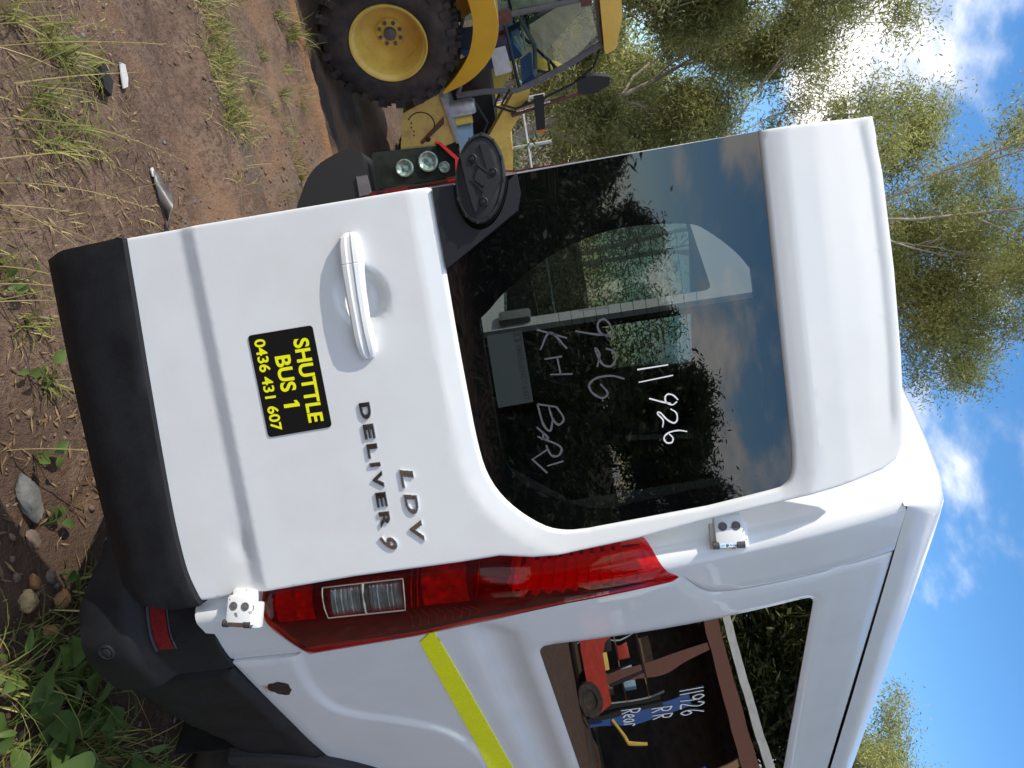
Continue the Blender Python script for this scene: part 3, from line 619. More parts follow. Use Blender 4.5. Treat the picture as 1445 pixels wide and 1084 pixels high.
# pen marks on the side glass
mb = MB()
def sdraw(pts, w, k=4):
    P = np.array(smoothline(pts, k) if len(pts) > 2 else pts); T = np.gradient(P, axis=0) if len(P) > 2 else np.repeat([P[1] - P[0]], 2, 0); T = T / np.maximum(np.hypot(T[:, 0], T[:, 1]), 1e-9)[:, None]
    Nn = np.stack([-T[:, 1], T[:, 0]], -1); A, B = P + Nn * w / 2, P - Nn * w / 2; n = len(P)
    V = [tuple(v) for v in spt(A[:, 0], A[:, 1], -.0085)] + [tuple(v) for v in spt(B[:, 0], B[:, 1], -.0085)]
    mb.add(V, [(i, i + 1, n + i + 1, n + i)[::-1] for i in range(n - 1)])
def sl(y0, z0, h, strokes, w=.006):
    for s_ in strokes: sdraw([(y0 + a * h, z0 + b * h) for a, b in s_], w)
K1 = [[(.1, 0), (.1, 1)]]
K9 = [[(.5, .8), (.25, 1), (.05, .8), (.2, .55), (.45, .65), (.5, .85), (.48, .4), (.4, 0)]]
K2 = [[(.05, .75), (.25, 1), (.5, .8), (.35, .45), (.05, .05), (.55, .0)]]
K6 = [[(.45, 1), (.15, .6), (.05, .25), (.25, 0), (.5, .2), (.35, .45), (.08, .3)]]
KR = [[(.1, 0), (.1, 1)], [(.1, 1), (.5, .85), (.45, .55), (.1, .5)], [(.2, .5), (.55, 0)]]
Ke = [[(.05, .3), (.4, .4), (.3, .6), (.1, .5), (.05, .2), (.4, .05)]]
Ka = [[(.4, .55), (.15, .5), (.05, .2), (.3, .05), (.42, .5), (.5, .02)]]
Kr = [[(.1, .0), (.12, .5), (.3, .55), (.42, .45)]]
y = .80
for kk, wd in ((K1, .3), (K1, .3), (K9, .62), (K2, .66), (K6, .6)): sl(y, 1.965, .075, kk); y += wd * .085
y = .90
for kk in (KR, KR): sl(y, 1.872, .065, kk); y += .055
y = .88
for kk, wd in ((KR, .6), (Ke, .5), (Ka, .55), (Kr, .5)): sl(y, 1.775, .062, kk); y += wd * .068
mb.build('side_pen_marks', M_MARK, VAN, smooth=False)['label'] = 'white handwritten 11926 RR Rear on the side glass'
# reflective tape
def tape3(y, z): return spt(y, z, hside(y, z) + .0035)
TP = [(.284, 1.279), (.240, 1.318), (.236, 1.331), (.6, 1.340), (1.0, 1.347), (1.35, 1.353), (3.9, 1.353), (3.9, 1.272), (1.26, 1.271), (.8, 1.273), (.4, 1.277)]
sheet('reflective_tape', TP, tape3, M_TAPE, VAN, step=.02, edge=.015, back=lambda y, z: spt(y, z, hside(y, z) - .001))
# rusted hole and its stain
t = np.linspace(0, 2 * np.pi, 22, endpoint=False); rr = 1 + .10 * np.sin(3 * t + 1) + .07 * np.sin(7 * t)
sheet('rust_spot', [(.460 + .040 * r * math.cos(a), .806 + .033 * r * math.sin(a)) for a, r in zip(t, rr)], lambda y, z: spt(y, z, hside(y, z) + .003 + .003 * (fbm(y * 90, z * 90, 2, 1) - .4)), M_RUST, VAN, step=.006, back=lambda y, z: spt(y, z, hside(y, z)))
def stainmat():
    m = bpy.data.materials.new('rust_stain'); m.use_nodes = True; t_ = m.node_tree; b = t_.nodes['Principled BSDF']; l = t_.links
    b.inputs['Base Color'].default_value = (.50, .25, .07, 1); b.inputs['Roughness'].default_value = .7
    g = N(t_, 'ShaderNodeNewGeometry'); s_ = N(t_, 'ShaderNodeSeparateXYZ'); l.new(g.outputs['Position'], s_.inputs[0])
    n_ = N(t_, 'ShaderNodeTexNoise'); n_.inputs['Scale'].default_value = 70; l.new(g.outputs['Position'], n_.inputs['Vector'])
    mr = N(t_, 'ShaderNodeMapRange'); l.new(s_.outputs[2], mr.inputs[0]); mr.inputs[1].default_value = .750; mr.inputs[2].default_value = .782; mr.inputs[4].default_value = .95
    mu = N(t_, 'ShaderNodeMath'); mu.operation = 'MULTIPLY'; l.new(mr.outputs[0], mu.inputs[0])
    m2 = N(t_, 'ShaderNodeMapRange'); l.new(n_.outputs[0], m2.inputs[0]); m2.inputs[1].default_value = .30; m2.inputs[2].default_value = .6; l.new(m2.outputs[0], mu.inputs[1]); l.new(mu.outputs[0], b.inputs['Alpha']); return m
sheet('rust_stain', [(.440, .79), (.430, .755), (.462, .742), (.484, .757), (.480, .79)], lambda y, z: spt(y, z, hside(y, z) + .0012), stainmat(), VAN, step=.01)

# --- rear corner pillar, lamp, hinges
def yseam(z):
    return np.interp(z, [.73, .955, .958, 1.86, 1.90, 1.992, 1.998, 2.006, 2.030, 2.062, 2.129, 2.24, 2.334, 2.543], [.286, .286, .10, .10, .134, .127, .127, .151, .196, .228, .248, .258, .262, .262])
zr = np.concatenate([np.linspace(.735, .95, 5), [.957], np.linspace(.965, 1.985, 14), np.linspace(1.993, 2.13, 14), np.linspace(2.15, 2.543, 12)])
G = []
for z in zr:
    x0 = float(xs(z)); ye = float(yseam(z)); row = [(-.235, .22), (-.225, .075), (x0 - .115, .058), (x0 - .060, .050)]
    for a_ in np.linspace(-90, 0, 9): row.append((x0 - .034 + .034 * math.cos(R(a_)), .084 + .034 * math.sin(R(a_))))
    y0_ = .085
    for q in (.25, .5, .75, .93, 1.0): row.append((x0 - (.004 if q == 1 else 0), y0_ + (ye - y0_) * q))
    row.append((x0 - .03, ye)); G.append([(a_, b_, z) for a_, b_ in row])
grid('rear_corner_pillar', G, M_WHITE, VAN, angle=45)
# dark gap behind the panel joints
grid('joint_backing', [[(float(xs(z)) - .025, y_, z) for y_ in (.10, .2, .34)] for z in np.linspace(.74, 2.54, 14)], M_GASKET, VAN)
# lamp: section in plan, lofted up
def lampsec(z, inset=0.0):
    x0 = float(xs(z)); yr = float(np.interp(z, [.93, .96, 1.2865, 1.409, 1.70, 1.994], [.225, .278, .238, .2125, .160, .133]))
    t_ = float(np.interp(z, [1.50, 1.62], [0, 1]))                    # slimmer and set in above the waist
    xi = -.082 + .0 * t_; pts = [(xi, .066 - .0 * t_), (xi + .004, .026 + .012 * t_), (-.045, .010 + .018 * t_), (x0 - .012, .020 + .022 * t_), (x0 + .020 - .008 * t_, .052 + .012 * t_), (x0 + .030 - .012 * t_, .085 + .004 * t_), (x0 + .026 - .012 * t_, .5 * (.085 + yr)), (x0 + .012 - .004 * t_, yr - .006), (x0 + .001, yr)]
    P = np.array(smoothline(pts, 4)); 
    if inset:
        c = np.array([x0 - .06, .14]); d = c - P; P = P + d / np.linalg.norm(d, axis=1)[:, None] * inset
    return P
def zsl(z, i): return z - .095 * (1 - min(1, i / 30)) * float(sstep(1.60, 1.99, z))          # the top end is cut on a slant
zs_ = np.concatenate([[.928], np.linspace(.936, 1.98, 50), [1.990]])
def lampgrid(inset, z0=.928, z1=1.990, n=52, a=0, b=None, wave=None):
    G = []
    for z in np.linspace(z0, z1, n):
        P = lampsec(z, inset)[a:b]
        k = sstep(0, .035, z - .928) * sstep(0, .02, 1.996 - z)
        c = np.array([float(xs(z)) - .05, .10]); P = c + (P - c) * (.80 + .20 * k)
        row = []
        for i, q in enumerate(P):
            zz_ = zsl(z, a + i)
            if wave is not None: q = q + wave(z, i, len(P))
            row.append((q[0], q[1], zz_))
        G.append(row)
    return G
LG = np.array(lampgrid(0)); la, lb = LG.shape[:2]; LF = []
for i_ in range(la - 1):
    for j_ in range(lb - 1):
        if 11 <= j_ < 18 and LG[i_, j_, 2] > 1.100 and LG[i_ + 1, j_, 2] < 1.308: continue      # window for the clear reversing lens
        LF.append((i_ * lb + j_, i_ * lb + j_ + 1, (i_ + 1) * lb + j_ + 1, (i_ + 1) * lb + j_))
lamp = mk('tail_lamp', LG.reshape(-1, 3), LF, M_REDLENS, VAN, True, 60); lamp['label'] = 'tall red tail lamp beside the open door'
grid('lamp_housing', lampgrid(.022), M_DARKRED, lamp, angle=60)
nP = len(lampsec(1.2))
# stop lamp ribs in the upper half
G = []
for z in np.linspace(1.575, 1.925, 190):
    P = lampsec(z, .006)[4:21]; row = []
    for i, q in enumerate(P):
        ph = (z + .045 * ((i / len(P)) ** 1.5) - 1.575) / .0355; f = ph % 1; f = 1 - f / .72 if f < .72 else (f - .72) / .28
        c = np.array([float(xs(z)) - .06, .14]); d = (P[i] - c); d = d / np.linalg.norm(d)
        row.append((q[0] - d[0] * .024 * f, q[1] - d[1] * .024 * f, zsl(z, i + 4)))
    G.append(row)
M_RIB = mat('rib_reflector', (.92, .90, .90), rough=.3, metal=.2)
grid('stop_lamp_ribs', G, M_RIB, lamp, angle=25)
def lampbox(name, z0, z1, a, b, ins, m, nz=8, bulge=0):
    G = []
    for z in np.linspace(z0, z1, nz):
        P = lampsec(z, ins)[a:b]; G.append([(q[0], q[1], z) for q in P])
    return grid(name, G, m, lamp, angle=30)
lampbox('reverse_lamp_bowl', 1.102, 1.306, 9, 20, .016, M_REFL)
for z0, z1 in ((1.112, 1.194), (1.212, 1.296)):
    G = []
    for z in np.linspace(z0, z1, 34):
        P = lampsec(z, .006)[10:19]; f = .006 * abs(((z - z0) / .0105) % 1 - .5) * 2
        c = np.array([.0, .14]); G.append([tuple(q + (c - q) / np.linalg.norm(c - q) * f) + (z,) for q in P])
    grid('reverse_lamp_flutes', G, M_REFL, lamp, angle=20)
mb = MB()
def lampline(pts, r, ins=-.002):
    L3 = []
    for i, z in pts:
        P = lampsec(z, ins); k = min(max(i, 0), len(P) - 1); k0 = int(k); k1 = min(k0 + 1, len(P) - 1); q = P[k0] + (P[k1] - P[k0]) * (k - k0); L3.append((q[0], q[1], z))
    mb.tube(L3, r, 6)
lampline([(10.8, 1.098), (10.8, 1.20), (10.8, 1.308), (12, 1.309), (15, 1.308), (18.2, 1.304), (18.2, 1.20), (18.2, 1.104), (15, 1.100), (12, 1.098), (10.8, 1.098)], .0020)
lampline([(10.8, 1.203), (12, 1.203), (15, 1.203), (18.3, 1.203)], .0050, .001)
mb.build('reverse_lamp_frame', mat('grey_lamp_bezel', (.20, .19, .17), rough=.3), lamp)
G = []
for z in np.linspace(1.098, 1.309, 6): G.append([(q[0], q[1], z) for q in lampsec(z, -.0015)[11:19]])
grid('reverse_lens', G, M_CLENS, lamp, angle=60)
# fog lamp and turn lamp bowls behind the red lens
M_BOWL = mat('bowl_reflector', (.80, .72, .70), (.35, .30, .30), sc=40, rough=.3, metal=.35)
def bowls(z0, z1, a, b, cells, name):
    G = []
    for z in np.linspace(z0, z1, 30):
        P = lampsec(z, .014)[a:b]; row = []
        for i, q in enumerate(P):
            f = .0055 * (abs(math.sin((z - z0) / (z1 - z0) * math.pi * cells)) * abs(math.sin(i / (len(P) - 1) * math.pi * 2)))
            c = np.array([float(xs(z)) - .06, .14]); d = c - q; d = d / np.linalg.norm(d); row.append((q[0] + d[0] * f, q[1] + d[1] * f, z))
        G.append(row)
    return grid(name, G, M_BOWL, lamp, angle=30)
bowls(.965, 1.065, 9, 20, 2, 'fog_lamp_bowl'); bowls(1.350, 1.465, 8, 19, 1, 'turn_lamp_bowl')
mb = MB(); lampline([(8, 1.326), (12, 1.325), (18, 1.318)], .0022, .010); lampline([(8, 1.342), (12, 1.341), (18, 1.334)], .002, .010); lampline([(7, 1.500), (11, 1.498), (16, 1.486)], .0018, .010)
for k in range(9): lampline([(19 + .15 * k, 1.30 + .02 * k), (22, 1.305 + .022 * k), (25, 1.29 + .022 * k)], .0012, .010)
mb.build('lens_ridges', M_BOWL, lamp)
# lens strip between the two halves

# hinges
def hinge(cx_, cy_, cz_, name_lab, tilt):
    nrm = Vector((.56, -.83, 0)).normalized(); ex = Vector((.83, .56, 0)).normalized(); ez = Vector((0, 0, 1))
    ex2 = (ex * math.cos(tilt) + ez * math.sin(tilt)); ez2 = (ez * math.cos(tilt) - ex * math.sin(tilt))
    c = Vector((cx_, cy_, cz_)); A_ = (ex2, nrm, ez2)
    mb = MB(); mb.box(c, (.072, .034, .070), A_, bev=.008); mb.box(c + ex2 * .012 - nrm * .018, (.064, .03, .088), A_, bev=.006)
    mb.box(c - ex2 * .035 - nrm * .012, (.03, .022, .064), A_, bev=.006)
    M_H = MATS.get('chipped_white_paint')
    hg = mb.build('door_hinge', M_H, VAN, angle=40); hg['label'] = name_lab
    for q in (.0155, -.0155):
        b = MB(); p = c + nrm * .0175 + ez2 * q - ex2 * .010
        b.lathe(p, nrm, [(.0105, -.003), (.0105, .0010), (.0085, .0016), (.0080, .0006), (.0045, .0006), (.0040, .0018), (.0002, .0018)], 18); b.build('hinge_bolt', M_MGREY, hg)
    b = MB(); b.tube([c + ex2 * .033 + nrm * .010 + ez2 * -.027, c + ex2 * .033 + nrm * .010 + ez2 * .013], .0078, 12); b.build('hinge_pin', M_CHROME, hg)
    for za, zb in ((.014, .032), (-.042, -.028)): MB().tube([c + ex2 * .033 + nrm * .010 + ez2 * za, c + ex2 * .033 + nrm * .010 + ez2 * zb], .0095, 12).build('hinge_knuckle', M_STEEL, hg)
def chipped():
    m = bpy.data.materials.new('chipped_white_paint'); m.use_nodes = True; t_ = m.node_tree; b = t_.nodes['Principled BSDF']; l = t_.links
    co = N(t_, 'ShaderNodeTexCoord'); nz = N(t_, 'ShaderNodeTexNoise'); nz.inputs['Scale'].default_value = 38; nz.inputs['Detail'].default_value = 7; l.new(co.outputs['Object'], nz.inputs['Vector'])
    mr = N(t_, 'ShaderNodeMapRange'); mr.inputs[1].default_value = .625; mr.inputs[2].default_value = .64; l.new(nz.outputs[0], mr.inputs[0])
    mm = N(t_, 'ShaderNodeMix'); mm.data_type = 'RGBA'; l.new(mr.outputs[0], mm.inputs['Factor']); mm.inputs['A'].default_value = (.78, .79, .79, 1); mm.inputs['B'].default_value = (.22, .22, .22, 1)
    l.new(mm.outputs['Result'], b.inputs['Base Color']); b.inputs['Roughness'].default_value = .4; MATS['chipped_white_paint'] = m
chipped()
hinge(-.045, .020, 2.112, 'white upper hinge with chipped paint', R(-3)); hinge(.030, .015, .892, 'white lower hinge with chipped paint', R(-8))

# --- bumper, cladding, wheel
rows = [(.383, -.03), (.386, .012), (.398, .030), (.430, .036), (.505, .036), (.535, .028), (.560, .006), (.575, .001), (.700, .001), (.745, .000), (.770, -.004), (.774, -.020)]
def bpath(o, z):
    # plan path from the middle of the rear to the right side, o = outset
    top = .02 * 0
    pts = [(-1.01, .045 - o * .7), (-.22, .048 - o * .7), (-.10, .050 - o * .75), (-.045, .058 - o * .75), (.002 + o * .75, .100 - o * .45), (.024 + o * .9, .135 - o * .25), (.034 + o, .175), (.036 + o, .30)]
    return np.array(smoothline(pts, 4))
G = []
for z, o_ in rows:
    P = bpath(o_, z); yv = P[:, 1]
    k = sstep(.02, .28, yv); G.append([(x_, y_, (z if z < .6 else z - .036 * float(kk) * (z - .6) / .17)) for (x_, y_), kk in zip(P, k)])
bump = grid('rear_bumper', G, M_BLACKP, VAN, angle=40, flip=True); bump['label'] = 'black plastic rear bumper corner with red reflector'
G2 = [[(-2.02 - p[0], p[1], p[2]) for p in r_] for r_ in G]; grid('rear_bumper', G2, M_BLACKP, VAN, angle=40, flip=False)
def bnorm(P, i): t_ = P[i + 1] - P[i - 1]; t_ = t_ / np.linalg.norm(t_); return np.array([t_[1], -t_[0]])
P = bpath(.001, .64); G = []; Gf = []
for z in np.linspace(.590, .634, 5):
    r_ = []; 
    for i in range(12, 24): nn = bnorm(P, i); q = P[i] + nn * .004; r_.append((q[0], q[1], z))
    G.append(r_)
rf = grid('bumper_reflector', G, M_RED_R, bump, flip=True)
mb = MB(); i0, i1 = 11, 24
pa = [tuple(P[i] + bnorm(P, i) * .004) + (.584,) for i in range(i0, i1)]; mb.tube(pa, .006, 6); mb.tube([tuple(P[i] + bnorm(P, i) * .003) + (.639,) for i in range(i0, i1)], .003, 6)
mb.build('reflector_frame', M_TRIM, bump)
P2 = bpath(.036, .47); ii = 19; nn = bnorm(P2, ii); c = Vector((*(P2[ii] + nn * .0005), .468))
mb = MB(); mb.lathe(c, Vector((nn[0], nn[1], 0)), [(.022, -.004), (.022, .003), (.0185, .004), (.0170, .0015), (.0130, .0015), (.0125, .004), (.009, .0052), (.0002, .0055)], 24); mb.build('parking_sensor', M_TRIM, bump)
# side cladding ahead of the bumper
SC = [(.305, .376)] + [(.305, .731), (.60, .735), (.87, .738), (.915, .742)] + [(1.50 + .585 * math.cos(R(t)), .36 + .585 * math.sin(R(t))) for t in np.linspace(138, 168, 6)] + [(.80, .465), (.60, .405)]
SCO = SC
def hcl(y, z):
    P = np.stack([y, z], -1); e = pdist(P, SCO); w = sstep(.35, .85, y)
    return .018 + .012 * (1 - w) + .010 * np.exp(-((y - .60 - (z - .45) * .4) / .035) ** 2) * sstep(.45, .6, z) * 0.6 - .016 * (1 - sstep(0, .022, e))
sheet('side_cladding', SC, lambda y, z: np.stack([.02 + hcl(y, z), y, z], -1), M_BLACKP, VAN, step=.025, edge=.02, back=lambda y, z: np.stack([.0 + 0 * y, y, z], -1), angle=45)
# wheel arch lip
mb = MB(); A0 = [(1.50 + .60 * math.cos(R(t)), .36 + .60 * math.sin(R(t))) for t in np.linspace(172, 5, 30)]
V = []
for y_, z_ in A0:
    d_ = np.array([y_ - 1.5, z_ - .36]); d_ /= np.linalg.norm(d_)
    for rr_, xx in ((.625, .022), (.622, .052), (.600, .064), (.572, .060), (.560, .046), (.556, .0), (.556, -.05)): V.append((xx, 1.5 + d_[0] * rr_, .36 + d_[1] * rr_))
Fc = []
for i in range(len(A0) - 1):
    for k in range(6): Fc.append((i * 7 + k, i * 7 + k + 1, (i + 1) * 7 + k + 1, (i + 1) * 7 + k))
mb.add(V, Fc); mb.build('wheel_arch_lip', M_TRIM, VAN, angle=40, fixn=True)
# arch liner and mud flap
V = []; Fc = []
for i, t_ in enumerate(np.linspace(190, -10, 18)):
    for xx in (.0, -.35): V.append((xx, 1.5 + .56 * math.cos(R(t_)), .36 + .56 * math.sin(R(t_))))
for i in range(17): Fc.append((2 * i, 2 * i + 1, 2 * i + 3, 2 * i + 2))
mk('arch_liner', V, Fc, M_DARKIN, VAN)
mb = MB(); mb.box((-.13, .905, .40), (.30, .012, .34), bev=.004); mb.build('mud_flap', M_BLACKP, VAN)
def road_wheel(c, ax_, r=.345, w=.22, rim=.215, name='rear_wheel'):
    ax_ = Vector(ax_)
    mb = MB(); pr = [(rim, -w / 2), (rim + .03, -w / 2 - .006), (r - .04, -w / 2 - .004), (r - .01, -w / 2 + .02), (r, -w / 2 + .05), (r, w / 2 - .05), (r - .01, w / 2 - .02), (r - .04, w / 2 + .004), (rim + .03, w / 2 + .006), (rim, w / 2), (rim - .012, w / 2 - .01), (rim - .03, w / 2 - .08), (rim - .03, -w / 2)]
    mb.lathe(c, ax_, pr, 40); ty = mb.build(name, M_RUBBER, VAN, fixn=True)
    mb = MB(); mb.lathe(c, ax_, [(rim - .001, w / 2 - .012), (rim - .018, w / 2 - .015), (rim - .03, w / 2 - .06), (.07, w / 2 - .07), (.06, w / 2 - .03), (.0002, w / 2 - .03)], 40)
    a0 = Vector((0, 0, 1)); b0 = ax_.cross(a0)
    for k in range(6):
        t_ = 2 * math.pi * k / 6; d_ = a0 * math.cos(t_) + b0 * math.sin(t_); e_ = ax_.cross(d_); mb.box(Vector(c) + d_ * .13 + ax_ * (w / 2 - .035), (.17, .05, .03), (d_, e_, ax_), bev=.006)
    mb.build('wheel_rim', M_ALLOY, ty)
road_wheel((-.10, 1.50, .345), (1, 0, 0)); road_wheel((-.10, 4.75, .345), (1, 0, 0), name='front_wheel'); road_wheel((-1.92, 1.50, .345), (-1, 0, 0)); road_wheel((-1.92, 4.75, .345), (-1, 0, 0), name='front_wheel')

# --- roof, rear header, left side, interior
def zt(x):
    e = np.minimum(-.084 - x, x - (-2.02 + .084)); return 2.543 + np.interp(e, [0, .004, .011, .022, .04, .07, .116, .2, .4, .93], [0, .030, .060, .088, .113, .134, .150, .163, .178, .188])
xsr = np.concatenate([[-.084, -.086, -.0895, -.094, -.099, -.106, -.114, -.124, -.138, -.155, -.178, -.2, -.25, -.32], np.linspace(-.42, -1.6, 13), [-1.70, -1.77, -1.82, -1.842, -1.865, -1.882, -1.896, -1.906, -1.914, -1.921, -1.926, -1.9305, -1.934, -1.936]])
G = []
for x_ in xsr:
    ztv = float(zt(x_)); rr_ = min(.13, max(ztv - 2.535, .004)); row = [(x_, .062, 2.535)]
    for a_ in np.linspace(0, 90, 9): row.append((x_, .058 + rr_ * (1 - math.cos(R(a_))), ztv - rr_ * (1 - math.sin(R(a_)))))
    for y_ in (.3, .6, 1.2, 2.0, 3.0, 3.6): row.append((x_, y_, ztv + .01 * math.sin(math.pi * min(1, y_ / 4))))
    row.append((x_, 4.15, 2.35 + (ztv - 2.543) * .8)); row.append((x_, 4.75, 1.62 + (ztv - 2.543) * .5)); row.append((x_, 5.45, 1.30 + (ztv - 2.543) * .3)); row.append((x_, 5.62, 1.0)); row.append((x_, 5.62, .45)); G.append(row)
grid('roof', G, M_WHITE, VAN, angle=50, flip=True)
MB().box((-1.01, .075, 2.505), (1.62, .03, .072)).build('rear_header', M_WHITE, VAN); MB().box((-1.01, .10, .66), (1.72, .06, .16)).build('rear_sill', M_WHITE, VAN)
mir = lambda p: (-2.02 - p[0], p[1], p[2])
sm = side.data.copy(); cs_ = np.empty(len(sm.vertices) * 3); sm.vertices.foreach_get('co', cs_); cs_ = cs_.reshape(-1, 3); cs_[:, 0] = (-2.02 - (cs_[:, 0] + VAN.location.x)) - VAN.location.x
sm.vertices.foreach_set('co', cs_.ravel()); sm.flip_normals(); sm.update(); ls = bpy.data.objects.new('side_panel', sm); col.objects.link(ls); ls.parent = VAN
sheet('side_window', WIN, lambda y, z: np.stack([-2.02 - xs(z) + .010, y, z], -1), M_CLEAR, VAN, step=.3, edge=.05, flip=True)
for gname in ('rear_corner_pillar', 'tail_lamp'):
    src = bpy.data.objects[gname]; m2 = src.data.copy(); q = np.empty(len(m2.vertices) * 3); m2.vertices.foreach_get('co', q); q = q.reshape(-1, 3); q[:, 0] = -2.02 - 2 * VAN.location.x - q[:, 0]
    m2.vertices.foreach_set('co', q.ravel()); m2.flip_normals(); m2.update(); o2 = bpy.data.objects.new(gname, m2); col.objects.link(o2); o2.parent = VAN
    if gname == 'tail_lamp': grid('lamp_housing', [[mir(p) for p in r_] for r_ in lampgrid(.022)], M_DARKRED, o2, flip=True, angle=60)
# left rear door, shut
LDO = rounded([(-.955, .60), (-.955, 2.47), (-1.90, 2.47), (-1.985, 1.9), (-2.01, .60)], [.02, .02, .09, .05, .02])
LDG = rounded([(-.990, 1.56), (-.990, 2.26), (-1.86, 2.26), (-1.93, 1.75), (-1.80, 1.56)], [.03, .03, .06, .12, .1])
def ldy(x, z): return .040 - .012 * sstep(2.3, 2.45, z) * 0 + .008 * (1 - sstep(.0, .03, pdist(np.stack([x, z], -1), LDO)))
ld = sheet('rear_door', LDO, lambda x, z: np.stack([x, ldy(x, z), z], -1), M_WHITE, VAN, holes=[LDG], step=.06, back=lambda x, z: np.stack([x, .10 + 0 * x, z], -1), flip=True, angle=45)
ld['label'] = 'closed left rear door seen through the open door glass'
ld.data.flip_normals()
sheet('window_glass', LDG, lambda x, z: np.stack([x, .046 + 0 * x, z], -1), M_CLEAR, ld, step=.2)
mb = MB(); mb.tube([(-.958, .085, .7), (-.958, .085, 2.42)], .014, 8); mb.build('door_seal', M_GASKET, ld)
mb = MB(); mb.box((-.99, .03, 1.60), (.05, .03, .11), bev=.01); mb.build('latch_cover', mat('grey_plastic', (.25, .26, .26), rough=.5), ld)
# cabin
mb = MB(); mb.box((-1.01, 2.2, .62), (1.92, 4.1, .04)); mb.box((-1.01, 4.2, 1.5), (1.9, .04, 1.7)); mb.build('cabin_floor', M_DARKIN, VAN, smooth=False)
mb = MB(); mb.box((-1.01, 2.1, 2.50), (1.66, 3.8, .02)); mb.build('head_lining', M_LINER, VAN, smooth=False)
for xx in (-.50, -1.02, -1.55):
    for yy in (1.0, 1.9):
        mb = MB(); mb.box((xx, yy, 1.06), (.46, .46, .14), bev=.05); mb.box((xx, yy - .2, 1.42), (.46, .13, .66), (Vector((1, 0, 0)), Vector((0, 1, -.15)).normalized(), Vector((0, .15, 1)).normalized()), bev=.05); mb.box((xx, yy - .26, 1.83), (.24, .10, .18), bev=.04); mb.box((xx, yy, .80), (.36, .36, .32)); mb.build('passenger_seat', M_DARKIN, VAN)
# ---------------------------------------------------------------- yellow backhoe loader
TF_ = np.array([-.129, .9916, 0.]); TN_ = np.array([.9916, .129, 0.]); TO_ = np.array([-6.47, .77, -.40])
def tp(a, z, dep=0.): return tuple(TO_ + TF_ * a - TN_ * dep + ZV * z)
TA = (Vector(TF_), Vector(TN_), Vector((0, 0, 1)))
BH = thing('backhoe_loader', 'yellow backhoe loader with glass cab standing in wet mud', 'backhoe', tp(.6, 0, .9))
def big_wheel(ca, cz, d0, Rr, rim, w, name, lugs=22):
    c = Vector(tp(ca, cz, d0)); ax_ = Vector(TN_)
    mb = MB(); pr = [(rim + .01, -w + .02), (rim + .06, -w), (Rr - .16, -w + .005), (Rr - .06, -w + .05), (Rr - .035, -w + .12), (Rr - .03, -w / 2), (Rr - .035, -.12), (Rr - .06, -.05), (Rr - .16, -.005), (rim + .06, .0), (rim + .012, -.02), (rim - .002, -.045)]
    mb.lathe(c, ax_, pr, 56)
    a0 = Vector((0, 0, 1)); b0 = ax_.cross(a0)
    for side_ in (0, 1):
        for k in range(lugs):
            t0 = 2 * math.pi * (k + .5 * side_) / lugs
            for q in range(4):                                       # chevron bars, bent over the shoulder
                tq = t0 + .055 * q; d_ = a0 * math.cos(tq) + b0 * math.sin(tq); e_ = ax_.cross(d_)
                off = (-.035 - .055 * q) if side_ == 0 else (-w + .035 + .055 * q); rr_ = Rr - (.075 if q == 0 else .028 if q == 1 else .02)
                mb.box(c + d_ * rr_ + ax_ * off, (.085 if q == 0 else .060, .058, .070), (d_, e_, ax_))
    ty = mb.build(name, M_RUBBER, BH, angle=40, fixn=True)
    mb = MB(); k = rim / .375
    mb.lathe(c, ax_, [(.382 * k, -.030), (.378 * k, -.012), (.366 * k, -.012), (.355 * k, -.040), (.335 * k, -.055), (.322 * k, -.10), (.318 * k, -.17), (.30 * k, -.20), (.285 * k, -.26), (.20 * k, -.285), (.15 * k, -.275), (.135 * k, -.25), (.0002, -.25)], 48)
    rm = mb.build('wheel_rim', M_TYEL, ty)
    mb = MB(); mb.lathe(c - ax_ * .25, ax_, [(.062, 0), (.060, .035), (.045, .045), (.0002, .047)], 20)
    for q in range(8):
        t_ = 2 * math.pi * q / 8 + .2; mb.lathe(c + (a0 * math.cos(t_) + b0 * math.sin(t_)) * .108 * k - ax_ * .252, ax_, [(.019, 0), (.018, .022), (.0002, .024)], 6)
    mb.build('hub_bolts', M_MGREY, ty); return ty
big_wheel(.09, .67, .0, .70, .375, .50, 'rear_wheel'); big_wheel(.09, .67, 1.45, .70, .375, .50, 'rear_wheel', 14)
big_wheel(2.35, .46, .12, .47, .25, .34, 'front_wheel', 16); big_wheel(2.35, .46, 1.35, .47, .25, .34, 'front_wheel', 12)
